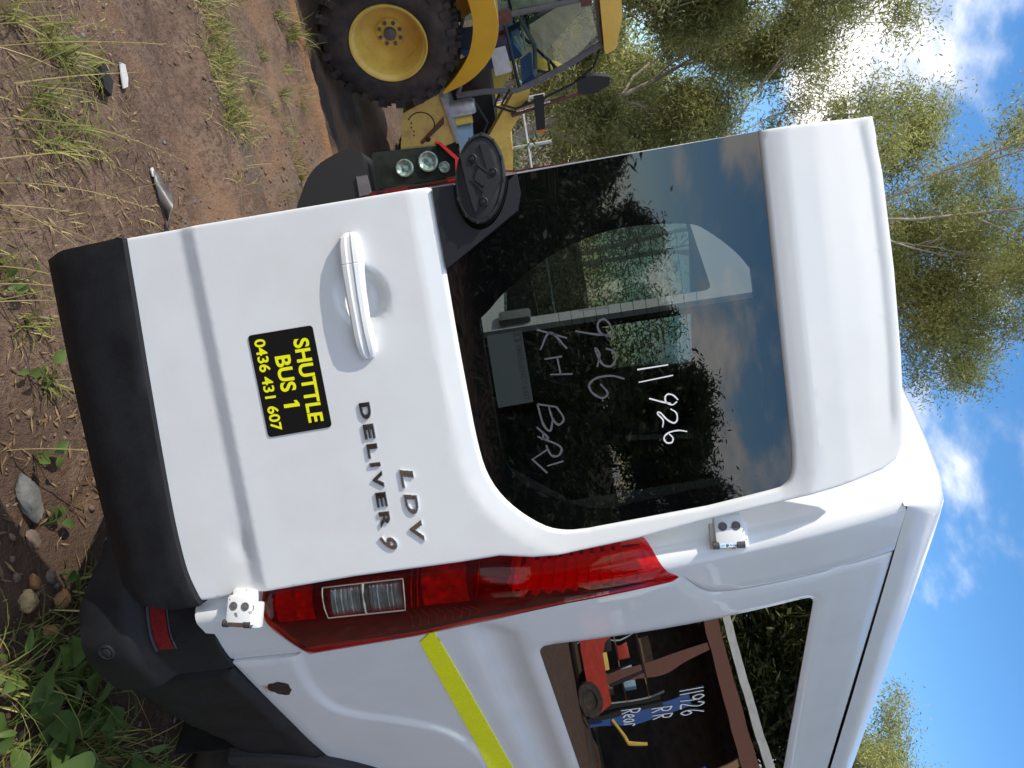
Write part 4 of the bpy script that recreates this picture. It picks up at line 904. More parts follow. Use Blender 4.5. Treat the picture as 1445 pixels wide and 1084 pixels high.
# fender arch
fo = smoothline([(-1.02, 1.10), (-.72, 1.52), (-.40, 1.70), (-.10, 1.765), (.18, 1.74), (.43, 1.60), (.60, 1.36), (.685, 1.07)], 5)
fi = smoothline([(-.90, 1.06), (-.64, 1.36), (-.38, 1.48), (-.12, 1.525), (.09, 1.51), (.33, 1.41), (.53, 1.23), (.665, 1.06)], 5)
for nm, d0, d1 in (('fender', -.01, .52), ('fender', 1.43, 1.96)):
    V = []; n = len(fo)
    for dd, pp in ((d0 + .02, fo), (d0, [(a_ * .97 + b_[0] * .03, c_ * .97 + b_[1] * .03) for (a_, c_), b_ in zip(fo, fi)]), (d0, fi), (d0 + .03, fi), (d0 + .03, [(a_ * .8 + b_[0] * .2, c_ * .8 + b_[1] * .2) for (a_, c_), b_ in zip(fo, fi)]), (d1, [(a_ * .85 + b_[0] * .15, c_ * .85 + b_[1] * .15) for (a_, c_), b_ in zip(fo, fi)]), (d1, fo)): V += [tp(q[0], q[1], dd) for q in pp]
    Fc = []
    for r_ in range(7):
        for i in range(n - 1): Fc.append((r_ * n + i, r_ * n + i + 1, ((r_ + 1) % 7) * n + i + 1, ((r_ + 1) % 7) * n + i))
    for e_ in (0, n - 1): Fc.append(tuple(r_ * n + e_ for r_ in range(7)))
    MB().add(V, Fc).build(nm, M_TORANGE, BH, angle=30, fixn=True)
def tprism(name, poly, d0, d1, m, par=BH, rad=0.0, lab=None):
    poly = rounded(poly, rad) if rad else poly
    o = MB().prism(poly, lambda a_, b_, d: tp(a_, b_, d), d0, d1).build(name, m, par, angle=30, fixn=True)
    if lab: o['label'] = lab
    return o
tank = tprism('side_tank', [(.90, .56), (.76, .99), (1.345, 1.03), (1.46, .56), (1.34, .40)], .15, .62, M_TYELR, rad=.015)
tprism('step_plate', [(.78, 1.0), (.80, 1.035), (1.36, 1.065), (1.35, 1.035)], .12, .62, M_GALV, tank)
mb = MB(); c = Vector(tp(1.06, .72, .148)); t = [c + Vector(TF_) * .14 * math.cos(q) + Vector((0, 0, 1)) * .14 * math.sin(q) for q in np.linspace(R(30), R(230), 22)]; mb.tube(t, .006, 5)
mb.lathe(tp(1.25, .74, .15), TN_, [(.03, 0), (.028, .02), (.0002, .022)], 12)
for q in range(5): mb.lathe(tp(.98 + .05 * q, .60 + .015 * (q % 2), .15), TN_, [(.010, 0), (.008, .006), (.0002, .007)], 8)
mb.build('tank_fittings', M_MBLACK, tank)
tprism('bracket_plate', [(1.02, .98), (1.10, .96), (1.30, .66), (1.27, .65)], .135, .152, M_RUSTP, tank)
mb = MB(); mb.lathe(tp(1.07, 1.04, .34), (0, 0, 1), [(.0002, 0), (.085, 0), (.085, .24), (.07, .27), (.0002, .27)], 24); mb.build('filter_canister', M_GALV, BH)
mb = MB(); mb.lathe(tp(1.24, 1.04, .38), (0, 0, 1), [(.055, 0), (.05, .2), (.0002, .2)], 18); mb.build('filter_housing', M_TYEL, BH)
tprism('blue_container', [(1.30, 1.03), (1.33, 1.22), (1.62, 1.18), (1.60, 1.03)], .30, .50, M_LBLUE, rad=.02)
tprism('chassis', [(-1.3, .55), (-1.3, 1.0), (3.0, .95), (3.1, .6), (2.6, .45)], .55, 1.40, M_MBLACK)
tprism('engine_block', [(1.02, .9), (1.02, 1.30), (1.15, 1.48), (1.8, 1.44), (1.85, .9)], .66, 1.30, M_MBLACK, rad=.03)
hood = tprism('engine_hood', [(1.72, .95), (1.70, 1.60), (1.95, 1.58), (2.75, 1.42), (2.85, .95)], .60, 1.36, M_TYEL, rad=.04)
for q in range(6): tprism('hood_louvre', [(1.80 + .12 * q, 1.1), (1.82 + .12 * q, 1.34), (1.87 + .12 * q, 1.34), (1.85 + .12 * q, 1.1)], .588, .604, M_MBLACK, hood)
# cab
CAB_R = [(.17, 1.70), (.16, 2.72)]
def bar(name, pts, r_, m=M_MGREY, par=BH):
    mb = MB(); mb.tube(pts, r_, 8); return mb.build(name, m, par)
for d in (.30, 1.62):
    bar('cab_frame', [tp(.17, 1.66, d), tp(.16, 2.72, d)], .028); bar('cab_frame', [tp(-1.25, 1.5, d), tp(-1.15, 2.72, d)], .03)
    bar('cab_frame', [tp(-1.15, 2.72, d), tp(.64, 2.72, d)], .025); bar('cab_frame', [tp(.64, 2.72, d), tp(.80, 2.35, d), tp(.945, 1.90, d), tp(.965, 1.78, d), tp(.915, 1.45, d), tp(.90, 1.15, d)], .032)
    bar('cab_frame', [tp(.90, 1.16, d), tp(.62, 1.30, d), tp(.42, 1.62, d), tp(.19, 1.74, d)], .024); bar('door_waist_bar', [tp(.20, 1.79, d), tp(.935, 1.82, d)], .018, M_MBLACK)
    bar('cab_frame', [tp(-1.25, 1.76, d), tp(.17, 1.76, d)], .022)
    def pane(name, poly): return mk(name, [tp(a_, z_, d + .004) for a_, z_ in poly], [tuple(range(len(poly)))], M_CLEAR, BH, smooth=False)
    pane('cab_pane', [(.19, 1.81), (.19, 2.70), (.62, 2.70), (.78, 2.35), (.92, 1.9), (.93, 1.83)]); pane('cab_pane', [(.25, 1.77), (.92, 1.80), (.88, 1.2), (.63, 1.33), (.44, 1.63)]); pane('cab_pane', [(-1.2, 1.78), (-1.12, 2.70), (.14, 2.70), (.15, 1.78)])
mk('cab_pane', [tp(.66, 2.70, .33), tp(.96, 1.85, .33), tp(.96, 1.85, 1.6), tp(.66, 2.70, 1.6)], [(0, 1, 2, 3)], M_CLEAR, BH, smooth=False)
mk('cab_pane', [tp(-1.13, 2.70, .33), tp(-1.2, 1.78, .33), tp(-1.2, 1.78, 1.6), tp(-1.13, 2.70, 1.6)], [(0, 1, 2, 3)], M_CLEAR, BH, smooth=False)
tprism('cab_rear_panel', [(-1.27, 1.0), (-1.25, 1.74), (.1, 1.74), (.2, 1.0)], .45, 1.5, M_TYEL)
tprism('cab_roof', [(-1.30, 2.73), (-1.28, 2.88), (-.6, 2.95), (.35, 2.94), (.66, 2.86), (.70, 2.74)], .18, 1.74, M_TORANGE, rad=.03)
tprism('door_hinge_plate', [(.11, 1.74), (.11, 1.88), (.22, 1.88), (.25, 1.80), (.22, 1.74)], .262, .29, M_RUSTP); tprism('door_hinge_plate', [(.11, 2.56), (.11, 2.66), (.22, 2.66), (.22, 2.56)], .262, .29, M_RUSTP)
seat = tprism('operator_seat', [(-.05, 1.50), (-.05, 1.62), (-.12, 2.2), (-.02, 2.25), (.08, 1.68), (.45, 1.68), (.45, 1.52)], .72, 1.2, M_BLUE, rad=.03)
tprism('dash_panel', [(.62, 1.2), (.66, 1.82), (.82, 1.9), (.9, 1.5)], .7, 1.2, M_BLUE, rad=.03)
bar('steering_column', [tp(.75, 1.4, .95), tp(.58, 1.95, .95)], .03, M_MBLACK); mb = MB(); mb.tube([tp(.57 + .09 * math.sin(q), 1.97 + .03 * math.sin(q), .95 + .19 * math.cos(q)) for q in np.linspace(0, 2 * np.pi, 25)], .014, 6); mb.build('steering_wheel', M_MBLACK, BH)
bar('grab_rail', [tp(.45, 1.86, .42), tp(.55, 1.90, .42), tp(.60, 2.10, .42)], .012, M_LABEL); bar('grab_rail', [tp(.30, 1.95, .42), tp(.62, 1.95, .42)], .012, M_LABEL)
bar('wiper_arm', [tp(.25, 1.95, .36), tp(.55, 2.05, .36), tp(.80, 2.02, .36)], .022, M_MGREY)
tprism('paper_notice', [(.47, 1.60), (.46, 1.76), (.74, 1.78), (.76, 1.60)], .285, .288, M_PAPER)
# mirror, hoses, lamp, loader arms
mir_ = bar('mirror_arm', [tp(.93, 1.72, .28), tp(1.08, 1.60, .27), tp(1.16, 1.74, .27), tp(1.10, 2.05, .27), tp(1.00, 2.38, .27), tp(.86, 2.62, .28), tp(.70, 2.70, .30)], .014, M_MBLACK)
tprism('wing_mirror', [(.95, 2.44), (.93, 2.60), (.98, 2.78), (1.08, 2.76), (1.14, 2.56), (1.10, 2.42)], .24, .30, M_MBLACK, rad=.03)
for d in (.36, 1.52):
    tprism('loader_arm', [(.98, 1.78), (1.02, 1.93), (1.16, 1.88), (1.75, 1.42), (2.6, 1.05), (3.2, .62), (3.1, .5), (2.5, .86), (1.66, 1.24)], d, d + .11, M_TYEL)
    bar('lift_ram', [tp(1.18, 1.70, d + .16), tp(2.3, .9, d + .16)], .045, M_MGREY); bar('lift_rod', [tp(1.0, 1.83, d + .16), tp(1.18, 1.70, d + .16)], .028, M_CHROME)
bar('hose', [tp(.95, 1.62, .34), tp(1.10, 1.52, .30), tp(1.22, 1.72, .30), tp(1.14, 1.88, .33)], .016, M_MBLACK); bar('hose', [tp(1.05, 1.30, .40), tp(1.30, 1.40, .34), tp(1.55, 1.25, .36), tp(1.75, 1.30, .36)], .016, M_MBLACK)
bar('stay_post', [tp(1.26, 1.68, .32), tp(1.20, 2.05, .32), tp(1.12, 2.62, .32)], .026, M_RUSTP); bar('stay_rod', [tp(1.20, 1.74, .29), tp(1.15, 2.12, .29)], .016, M_CHROME); bar('post_cross_bar', [tp(1.08, 2.64, .32), tp(1.16, 2.60, .32)], .02, M_RUSTP)
tl = tprism('turn_lamp', [(1.10, 1.95), (1.10, 2.06), (1.46, 2.02), (1.46, 1.92)], .26, .36, M_MBLACK, rad=.01); tprism('amber_lens', [(1.455, 1.922), (1.455, 2.018), (1.50, 2.015), (1.50, 1.925)], .265, .355, M_ORANGE, tl)
tprism('front_bucket', [(3.0, .1), (2.95, .75), (3.15, .85), (3.55, .55), (3.75, .12), (3.4, .02)], -.05, 2.0, M_TYELR)
bar('dig_boom', [tp(-1.35, .9, .9), tp(-1.7, 2.0, .9), tp(-1.9, 3.0, .9)], .11, M_TYEL); bar('dig_dipper', [tp(-1.9, 3.0, .9), tp(-2.4, 1.6, .9)], .09, M_TYEL)

# ---------------------------------------------------------------- red car beyond the van
RC = thing('red_car', 'red car front with clear headlamp behind the open van door', 'car', (-2.9, 2.4, -.25))
prof = [(-3.62, .30), (-3.66, .62), (-3.63, .95), (-3.50, 1.16), (-3.2, 1.24), (-2.9, 1.26), (-2.6, 1.24), (-2.3, 1.16), (-2.19, .95), (-2.16, .62), (-2.2, .30)]
prof = smoothline(prof, 3); G = []
for y_, kz, kx, dz in ((.76, .55, .94, 0), (.70, .70, .96, 0), (.72, .86, .99, 0), (.84, .95, 1, 0), (1.2, 1.0, 1, .02), (1.9, 1.0, 1, .05), (2.0, 1.0, 1, .06), (4.6, 1.0, 1, .0), (4.7, .8, .97, 0)):
    G.append([(-2.9 + (x_ + 2.9) * kx, y_ + .16 * ((x_ + 2.9) / .75) ** 2 * (1 if y_ < 1 else 0), -.1 + (z_ + .1) * kz + dz) for x_, z_ in prof])
grid('body', G, M_REDCAR, RC, angle=40)
cabp = smoothline([(-3.55, 1.15), (-3.45, 1.6), (-3.2, 1.68), (-2.9, 1.70), (-2.6, 1.68), (-2.35, 1.6), (-2.25, 1.15)], 3); G = []
for y_, k in ((2.0, .05), (2.6, .95), (3.0, 1.0), (4.0, 1.0), (4.5, .3)): G.append([(x_, y_, 1.15 + (z_ - 1.15) * k) for x_, z_ in cabp])
grid('cabin', G, M_FRIT, RC, angle=40)
ex_ = Vector((.90, -.43, 0)).normalized(); ey_ = Vector((.40, .84, .36)).normalized(); ez_ = ex_.cross(ey_).normalized(); ey_ = ez_.cross(ex_)
hc = Vector((-3.50, .665, .84))
def fr(a_, b_, d): return tuple(hc + Vector((-.43 * -1, .90, 0)).normalized() * 0 + Vector((.62, .78, 0)).normalized() * a_ + Vector((-.05, .06, .99)).normalized() * b_ + Vector((.78, -.62, 0)).normalized() * d)
HP = rounded([(-.13, -.26), (-.115, .19), (.00, .28), (.16, .26), (.14, -.05), (.10, -.27)], .02)
hl = MB().prism(HP, fr, -.14, -.02).build('headlamp', mat('headlamp_grey', (.022, .024, .024), (.05, .052, .052), sc=9, rough=.2), RC, angle=30, fixn=True); hl['label'] = 'clear headlamp with chrome bowls'
for a_, b_, r_ in ((-.02, .10, .062), (.00, -.06, .055), (.03, .20, .035)):
    MB().lathe(fr(a_, b_, -.02), Vector((.78, -.62, 0)), [(r_ * 1.05, -.004), (r_ * 1.05, .022), (r_ * .92, .024), (r_ * .75, .014), (r_ * .45, .006), (r_ * .2, .012), (.0002, .014)], 20).build('headlamp_bowl', mat('silvered_bowl', (.85, .85, .86), (.45, .46, .47), sc=45, rough=.3, metal=.3, lo=.45, hi=.55), hl)
mk('headlamp_lens', [fr(a_, b_, .03) for a_, b_ in HP], [tuple(range(len(HP)))], M_CLEAR, hl, smooth=False)
MB().prism([(-.128, .17), (-.125, .205), (-.01, .305), (.18, .287), (.18, .262), (.0, .284), (-.112, .192), (-.118, .165)], fr, -.10, .04).build('wing_edge', M_REDCAR, RC, fixn=True)
mb = MB(); mb.prism(rounded([(.16, -.80), (-.08, -.66), (-.17, -.42), (-.14, -.31), (.14, -.30), (.30, -.36), (.30, -.85)], [.1, .12, .10, .04, .03, .03, .03]), fr, -.25, .03); mb.build('front_bumper', M_MBLACK, RC, angle=30, fixn=True)
MB().prism([(.02, -.37), (.02, -.30), (.14, -.29), (.15, -.37)], fr, .03, .045).build('bumper_plate', M_MGREY, RC, fixn=True)
for yy in (1.35, 4.0):
    for xx, sx in ((-3.50, -1), (-2.30, 1)):
        MB().lathe((xx, yy, -.08), (sx, 0, 0), [(.18, .0), (.28, .02), (.31, -.03), (.31, -.17), (.28, -.2), (.18, -.18)], 28).build('wheel', M_RUBBER, RC)

# ---------------------------------------------------------------- pipe gate
GT = thing('pipe_gate', 'galvanised pipe gate with wire mesh beyond the backhoe', 'gate', (-8.9, 3.3, -.4))
gd = Vector((.43, .90, 0)).normalized(); g0 = Vector((-9.15, 2.75, 0))
for q in (0.0, .62, 1.9, 3.2): MB().tube([g0 + gd * q + Vector((0, 0, -.4)), g0 + gd * q + Vector((0, 0, 1.62))], .026, 8).build('post', M_GALV, GT)
for z in (.35, 1.28): MB().tube([g0 + gd * -.9 + Vector((0, 0, z)), g0 + gd * 3.2 + Vector((0, 0, z))], .022, 8).build('rail', M_GALV, GT)
MB().tube([g0 + gd * .0 + Vector((0, 0, 1.28)), g0 + gd * -.35 + Vector((0, 0, 1.55))], .016, 8).build('brace', M_GALV, GT)
mb = MB()
for q in np.arange(-.9, 3.2, .09):
    mb.tube([g0 + gd * q + Vector((0, 0, -.3)), g0 + gd * (q + .8) + Vector((0, 0, 1.25))], .0022, 3, cap=False); mb.tube([g0 + gd * (q + .8) + Vector((0, 0, -.3)), g0 + gd * q + Vector((0, 0, 1.25))], .0022, 3, cap=False)
tag(mb.build('wire_mesh', M_GALV, GT, smooth=False), kind='stuff')

# ---------------------------------------------------------------- trees
def leaf_mesh(C_, n, spread, size, droop, seed, asp=.24):
    """n narrow leaves round each clump centre C_; two triangles each"""
    g = np.random.default_rng(seed); m = len(C_); K = m * n
    P = np.repeat(C_, n, 0) + g.normal(0, 1, (K, 3)) * np.repeat(spread, n)[:, None] * np.array([1, 1, .75])
    d = g.normal(0, 1, (K, 3)); d[:, 2] = d[:, 2] * .5 - droop; d /= np.linalg.norm(d, axis=1)[:, None]
    w = np.cross(d, g.normal(0, 1, (K, 3))); w /= np.linalg.norm(w, axis=1)[:, None]
    L = (size * (.6 + .8 * g.random(K)))[:, None]
    A = P; B = P + d * L * .45 + w * L * asp * .5; Cc = P + d * L; D = P + d * L * .45 - w * L * asp * .5
    V = np.stack([A, B, Cc, D], 1).reshape(-1, 3); F2 = (np.arange(K) * 4)[:, None] + np.array([[0, 1, 2, 3]]); return V, F2
def np_mesh(name, V, F4, m, parent=None, loc=(0, 0, 0), smooth=False):
    b = np.array(base_of(parent)) if parent is not None else np.array(loc)
    me = bpy.data.meshes.new(name); k = F4.shape[1]; me.vertices.add(len(V)); me.vertices.foreach_set('co', (V - b).ravel())
    me.loops.add(F4.size); me.loops.foreach_set('vertex_index', F4.ravel().astype(np.int32)); me.polygons.add(len(F4)); me.polygons.foreach_set('loop_start', np.arange(0, F4.size, k, dtype=np.int32))
    me.update(calc_edges=True); me.materials.append(m)
    if smooth: me.shade_smooth()
    o = bpy.data.objects.new(name, me); col.objects.link(o)
    if parent is not None: o.parent = parent
    else: o.location = loc
    return o
def grow(base, height, seed, stems=1, spread=.5, lean=(0, 0), first=.3, rad=None):
    g = random.Random(seed); tubes = []; tips = []
    def br(p, d, L, r_, lev):
        pts = [p.copy()]; rs = [r_]; n = 5 if lev < 2 else 4; q = p.copy(); dd = d.copy()
        for i in range(n):
            dd = (dd + Vector((g.gauss(0, .13), g.gauss(0, .13), g.gauss(.04, .08)))).normalized(); q = q + dd * (L / n); pts.append(q.copy()); rs.append(r_ * (1 - .75 * (i + 1) / n) + .004)
        tubes.append((pts, rs, 7 if lev == 0 else 5 if lev < 3 else 4))
        if lev >= 3:
            tips.extend([pts[-1], pts[-2], (pts[-1] + pts[-3]) / 2]); return
        kids = {0: g.randint(6, 8), 1: g.randint(4, 6), 2: g.randint(3, 5)}[lev]
        for k in range(kids):
            t_ = first + (1 - first) * (k + g.random()) / kids if lev == 0 else .25 + .75 * (k + g.random()) / kids
            i = min(int(t_ * n), n - 1); s_ = pts[i].lerp(pts[i + 1], t_ * n - i); a_ = g.uniform(0, 2 * math.pi)
            side_ = Vector((math.cos(a_), math.sin(a_), g.uniform(.0, .5))); tdir = (pts[i + 1] - pts[i]).normalized()
            nd_ = (tdir * g.uniform(.45, .9) + side_ * spread * g.uniform(.8, 1.5)).normalized()
            br(s_, nd_, L * g.uniform(.38, .58) * (1.15 - .4 * t_ if lev == 0 else 1), max(rs[i] * .55, .006), lev + 1)
        tips.append(pts[-1])
    for s_ in range(stems):
        a_ = g.uniform(0, 6.28); d0 = Vector((lean[0] + (.22 * math.cos(a_) if stems > 1 else 0), lean[1] + (.22 * math.sin(a_) if stems > 1 else 0), 1)).normalized()
        br(Vector(base), d0, height * g.uniform(.72, .85), rad or height * .016, 0)
    return tubes, tips
def tree(name, label, base, height, seed, m=M_GUM, bark=M_BARK, n=26, clump=.30, size=.16, droop=.7, group='trees round the yard', low=None, **kw):
    base = (base[0], base[1], float(gz(base[0], base[1])) - .05)
    t = thing(name, label, 'tree', base, group); tubes, tips = grow(base, height, seed, **kw)
    mb = MB(); mb.tube(*tubes[0][:2], tubes[0][2] + 1); mb.build('trunk', bark, t)
    mb = MB()
    for pts, rs, k in tubes[1:]: mb.tube(pts, rs, k, cap=False)
    mb.build('limbs', bark, t)
    Cn = np.array([tuple(p) for p in tips])
    if low is not None: Cn = Cn[Cn[:, 2] > base[2] + low]
    sp_ = np.full(len(Cn), clump) * rng.uniform(.6, 1.3, len(Cn))
    V, F4 = leaf_mesh(Cn, n, sp_, size, droop, seed); np_mesh('crown', V, F4, m, t); return t
def pos(dx, dy, d): k = math.hypot(dx, dy); return (CAM.x + dx / k * d, CAM.y + dy / k * d)
tree('gum_tree', 'tall gum tree behind the backhoe cab', pos(-.950, .29, 19), 7.7, 11, n=170, clump=.30, size=.12, first=.15, spread=.62)
tree('gum_tree', 'leafy gum tree right of the backhoe, touching the door top', pos(-.895, .44, 21), 7.6, 5, n=170, clump=.30, size=.12, first=.12, spread=.62)
tree('gum_tree', 'gum tree at the edge of the picture beyond the backhoe', pos(-.985, .17, 18), 7.2, 8, n=140, clump=.32, size=.12, first=.12, spread=.6)
tree('gum_tree', 'tall pale-limbed gum tree rising above the open door', pos(-.825, .565, 18), 13.6, 23, n=320, clump=.28, size=.095, stems=2, first=.22, spread=.40, m=M_GUM2, rad=.06)
tree('gum_tree', 'distant round gum tree beyond the van roof', pos(-.30, .953, 30), 11.4, 31, n=170, clump=.36, size=.13, first=.3, m=M_GUM2)
for i, (dx, dy, d, h_, sd_) in enumerate(((-.97, .24, 27, 6.5, 41), (-.93, .37, 26, 6.0, 42), (-.88, .47, 29, 7.5, 43))):
    tree('background_tree', ['dark low tree behind the backhoe wheel', 'bushy green tree behind the pipe gate', 'dense tree behind the right gum tree'][i], pos(dx, dy, d), h_, sd_, n=110, clump=.45, size=.17, first=.03, spread=.8, m=[M_GUMD, M_GUM2, M_GUM][i])
# scrub that closes the view along the edges of the yard
def scrub(name, lab, segs, h0, seed, m):
    g_ = np.random.default_rng(seed); Cs = []
    for (a0, a1, d0, n_, hh) in segs:
        t_ = g_.uniform(a0, a1, n_); dd = d0 + g_.normal(0, 1.2, n_); Cs.append(np.stack([CAM.x + np.cos(t_) * dd, CAM.y + np.sin(t_) * dd, -.5 + hh * g_.random(n_) ** 1.2 * (.55 + .9 * vnoise(t_ * 9, t_ * 0, seed))], -1))
    Cs = np.concatenate(Cs); V, F4 = leaf_mesh(Cs, 36, np.full(len(Cs), .45), .26, .4, seed); tag(np_mesh(name, V, F4, m), lab, 'scrub', kind='stuff')
scrub('far_scrub', 'dense green scrub closing the yard behind the backhoe', [(R(125), R(185), 31, 1500, 5.0)], 4, 71, M_GUM)
scrub('yard_scrub', 'dark scrub round the rest of the yard, seen only in reflections, its near row added to darken them', [(R(-75), R(10), 41, 1300, 4.2), (R(10), R(60), 46, 500, 5.0), (R(-72), R(-2), 10.5, 900, 2.3)], 4, 72, M_GUMD)  # last segment: unseen near row, added so the door glass reflects black
# small bright bush by the gate
t = thing('green_bush', 'small bright green bush at the foot of the gate', 'bush', (*pos(-.893, .45, 10.4), -.4), None)
V, F4 = leaf_mesh(np.array([(t.location.x + random.gauss(0, .22), t.location.y + random.gauss(0, .22), -.2 + abs(random.gauss(.6, .4))) for _ in range(90)]), 24, np.full(90, .12), .10, .2, 3); np_mesh('foliage', V, F4, M_WEED, t)
mb = MB()
for k in range(6): mb.tube([t.location, t.location + Vector((random.gauss(0, .2), random.gauss(0, .2), 1.1))], [.012, .004], 5)
mb.build('stems', M_BARKD, t)
# ---------------------------------------------------------------- what stands behind the camera and shows in the glass
for i, (dx, dy, d, h_, sd_) in enumerate(((.60, -.80, 44, 3.6, 51), (.70, -.714, 42, 4.4, 52), (.78, -.62, 40, 5.4, 53), (.855, -.52, 38, 6.0, 54), (.91, -.41, 37, 6.8, 55), (.955, -.30, 36, 7.2, 56), (.985, -.17, 38, 7.6, 57))):
    tree('yard_tree', ['low dark tree behind the photographer, far end of the row', 'low dark tree, second in the row reflected in the door glass', 'round dark tree, third in the row reflected in the door glass', 'dark tree in the middle of the reflected row', 'dark tree right of the middle of the reflected row', 'tall dark tree near the end of the reflected row', 'tallest dark tree ending the reflected row'][i], pos(dx, dy, d), h_, sd_, n=70, clump=.5, size=.36, first=.02, spread=.95, m=M_GUMD, bark=M_BARKD, group='trees reflected in the van glass')
for i, (dx, dy, d, h_, sd_) in enumerate(((.56, .83, 44, 24, 61), (.49, .872, 46, 26, 62), (.42, .907, 45, 25, 63), (.35, .936, 47, 25, 64), (.25, .968, 46, 24, 65))):
    tree('yard_tree', ['tall dark tree right behind the red forklift', 'tall dark tree behind the shed gable', 'tall dark tree behind the middle of the shed', 'tall dark tree behind the far half of the shed', 'tall dark tree past the far end of the shed'][i], (dx * d, dy * d), h_, sd_, n=90, clump=1.2, size=.60, first=.12, spread=.75, m=M_GUM if i in (1, 3) else M_GUM2 if i == 2 else M_GUMD, bark=M_BARKD, group='trees behind the shed')
SH = thing('open_shed', 'long open fronted steel shed reflected in the side window', 'shed', (9.2, 26, 0))
sA = Vector((14.5, 23.2, 0)); sD = Vector((-.905, .426, 0)); sB = Vector((.426, .905, 0)); UP = Vector((0, 0, 1))
def sq(a_, b_, z_): return sA + sD * a_ * 1.25 + sB * b_ + UP * z_ * 1.75
for k in range(5): MB().box(sq(k * 3.2, .1, 2.05), (.34, .34, 7.1), (sD, sB, UP)).build('post', M_TIMBER if k == 2 else M_SHEDB, SH, smooth=False)
MB().box(sq(6.4, .0, 4.05), (17, .3, .75), (sD, sB, UP)).build('front_beam', M_SHEDB, SH, smooth=False)
MB().box(sq(6.4, -.22, 4.50), (17.4, .25, .4), (sD, sB, UP)).build('gutter', M_ROOF, SH, smooth=False)
mk('roof', [sq(-.4, -.15, 4.6), sq(13.2, -.15, 4.6), sq(13.2, 7, 5.4), sq(-.4, 7, 5.4), sq(-.4, -.15, 4.55), sq(13.2, -.15, 4.55), sq(13.2, 7, 5.35), sq(-.4, 7, 5.35)], [(0, 1, 2, 3), (7, 6, 5, 4), (0, 4, 5, 1), (1, 5, 6, 2), (2, 6, 7, 3), (3, 7, 4, 0)], M_ROOF, SH, smooth=False)
for a_, b_, w_, d_ in ((6.4, 7, 17, .1), (-.3, 3.5, .1, 7), (13.1, 3.5, .1, 7)): MB().box(sq(a_, b_, 2.5), (w_, d_, 8.6), (sD, sB, UP)).build('wall', M_SHEDW, SH, smooth=False)
HO = thing('blue_post_hoist', 'blue two post hoist with yellow arm inside the shed', 'hoist', tuple(sq(4.3, .9, 0)))
MB().box(sq(4.3, .9, 1.5), (.4, .4, 5.2), (sD, sB, UP)).build('post', M_BLUE, HO, smooth=False); MB().box(sq(6.3, .9, 1.5), (.4, .4, 5.2), (sD, sB, UP)).build('post', M_BLUE, HO, smooth=False)
MB().tube([sq(4.3, .7, .7), sq(4.9, .3, 1.0), sq(5.0, .2, 1.5)], .08, 8).build('swing_arm', M_TYEL, HO)
FK = thing('red_forklift', 'red forklift parked in front of the shed', 'forklift', (10.5, 22.0, 0)); fx = Vector((-.76, .62, 0)).normalized(); fy = Vector((.62, .76, 0)).normalized()
FS = 1.45
def fq(a_, b_, z_): return Vector((10.4, 22.0, 0)) + (fx * a_ + fy * b_ + UP * z_) * FS
MB().prism(rounded([(-1.0, .35), (-1.0, 1.25), (-.5, 1.35), (-.1, .95), (.9, .95), (1.05, .6), (1.0, .35)], .06), lambda a_, b_, d: tuple(fq(a_, d, b_)), -.5, .5).build('body', M_REDM, FK, fixn=True)
for a_, r_ in ((-.65, .30), (.75, .36)):
    for b_ in (-.52, .52): MB().lathe(fq(a_, b_, r_), fy * (1 if b_ > 0 else -1), [(.0002, .06), (r_ * .7, .06), (r_ * .8, .12), (r_ * 1.4, .12), (r_ * FS, .05), (r_ * FS, -.15), (r_ * .7, -.17)], 20).build('wheel', M_RUBBER, FK)
for a_, b_ in ((-.75, -.45), (-.75, .45), (.55, -.45), (.55, .45)): MB().tube([fq(a_, b_, 1.0), fq(a_ * .8, b_, 2.1)], .035, 6).build('guard_post', M_MBLACK, FK)
MB().box(fq(-.08, 0, 2.12), (1.75, 1.45, .07), (fx, fy, UP)).build('guard_roof', M_MBLACK, FK, smooth=False)
for b_ in (-.3, .3): MB().box(fq(1.2, b_, 1.3), (.14, .14, 3.4), (fx, fy, UP)).build('mast', M_MBLACK, FK, smooth=False); MB().box(fq(1.75, b_, .12), (1.0, .12, .05), (fx, fy, UP)).build('fork', M_STEEL, FK, smooth=False)
MB().tube([fq(-.95, .1, 1.45), fq(-.55, .1, 1.45)], .13, 12).build('gas_bottle', M_CHROME, FK); MB().box(fq(-.2, 0, 1.1), (.45, .5, .5), (fx, fy, UP), bev=.06).build('seat', M_MBLACK, FK)
DR = thing('steel_drum', 'grey green steel drum standing at the shed front', 'drum', tuple(sq(7.6, -.6, 0))); MB().lathe(sq(7.6, -.6, 0), UP, [(.0002, 0), (.4, 0), (.4, .5), (.415, .51), (.4, .52), (.4, .9), (.415, .91), (.4, .92), (.4, 1.3), (.0002, 1.3)], 24).build('drum', M_DRUM, DR)
BX = thing('white_bag_stack', 'stack of white bags beside the shed drum', 'bags', tuple(sq(8.6, -.4, 0)))
for k in range(6): MB().box(sq(8.6, -.4, .13 + .2 * k), (1.3, .8, .32), (sD, sB, UP), bev=.06).build('bag', M_PAPER, BX)
CB = thing('blue_cabinet', 'dark blue cabinet inside the shed by the bags', 'cabinet', tuple(sq(8.9, 1.2, 0))); MB().box(sq(8.9, 1.2, 1.3), (2.2, .8, 4.4), (sD, sB, UP), bev=.02).build('case', M_BLUE, CB); MB().box(sq(8.9, .84, 1.3), (.05, .03, 4.2), (sD, sB, UP)).build('door_gap', M_MBLACK, CB)

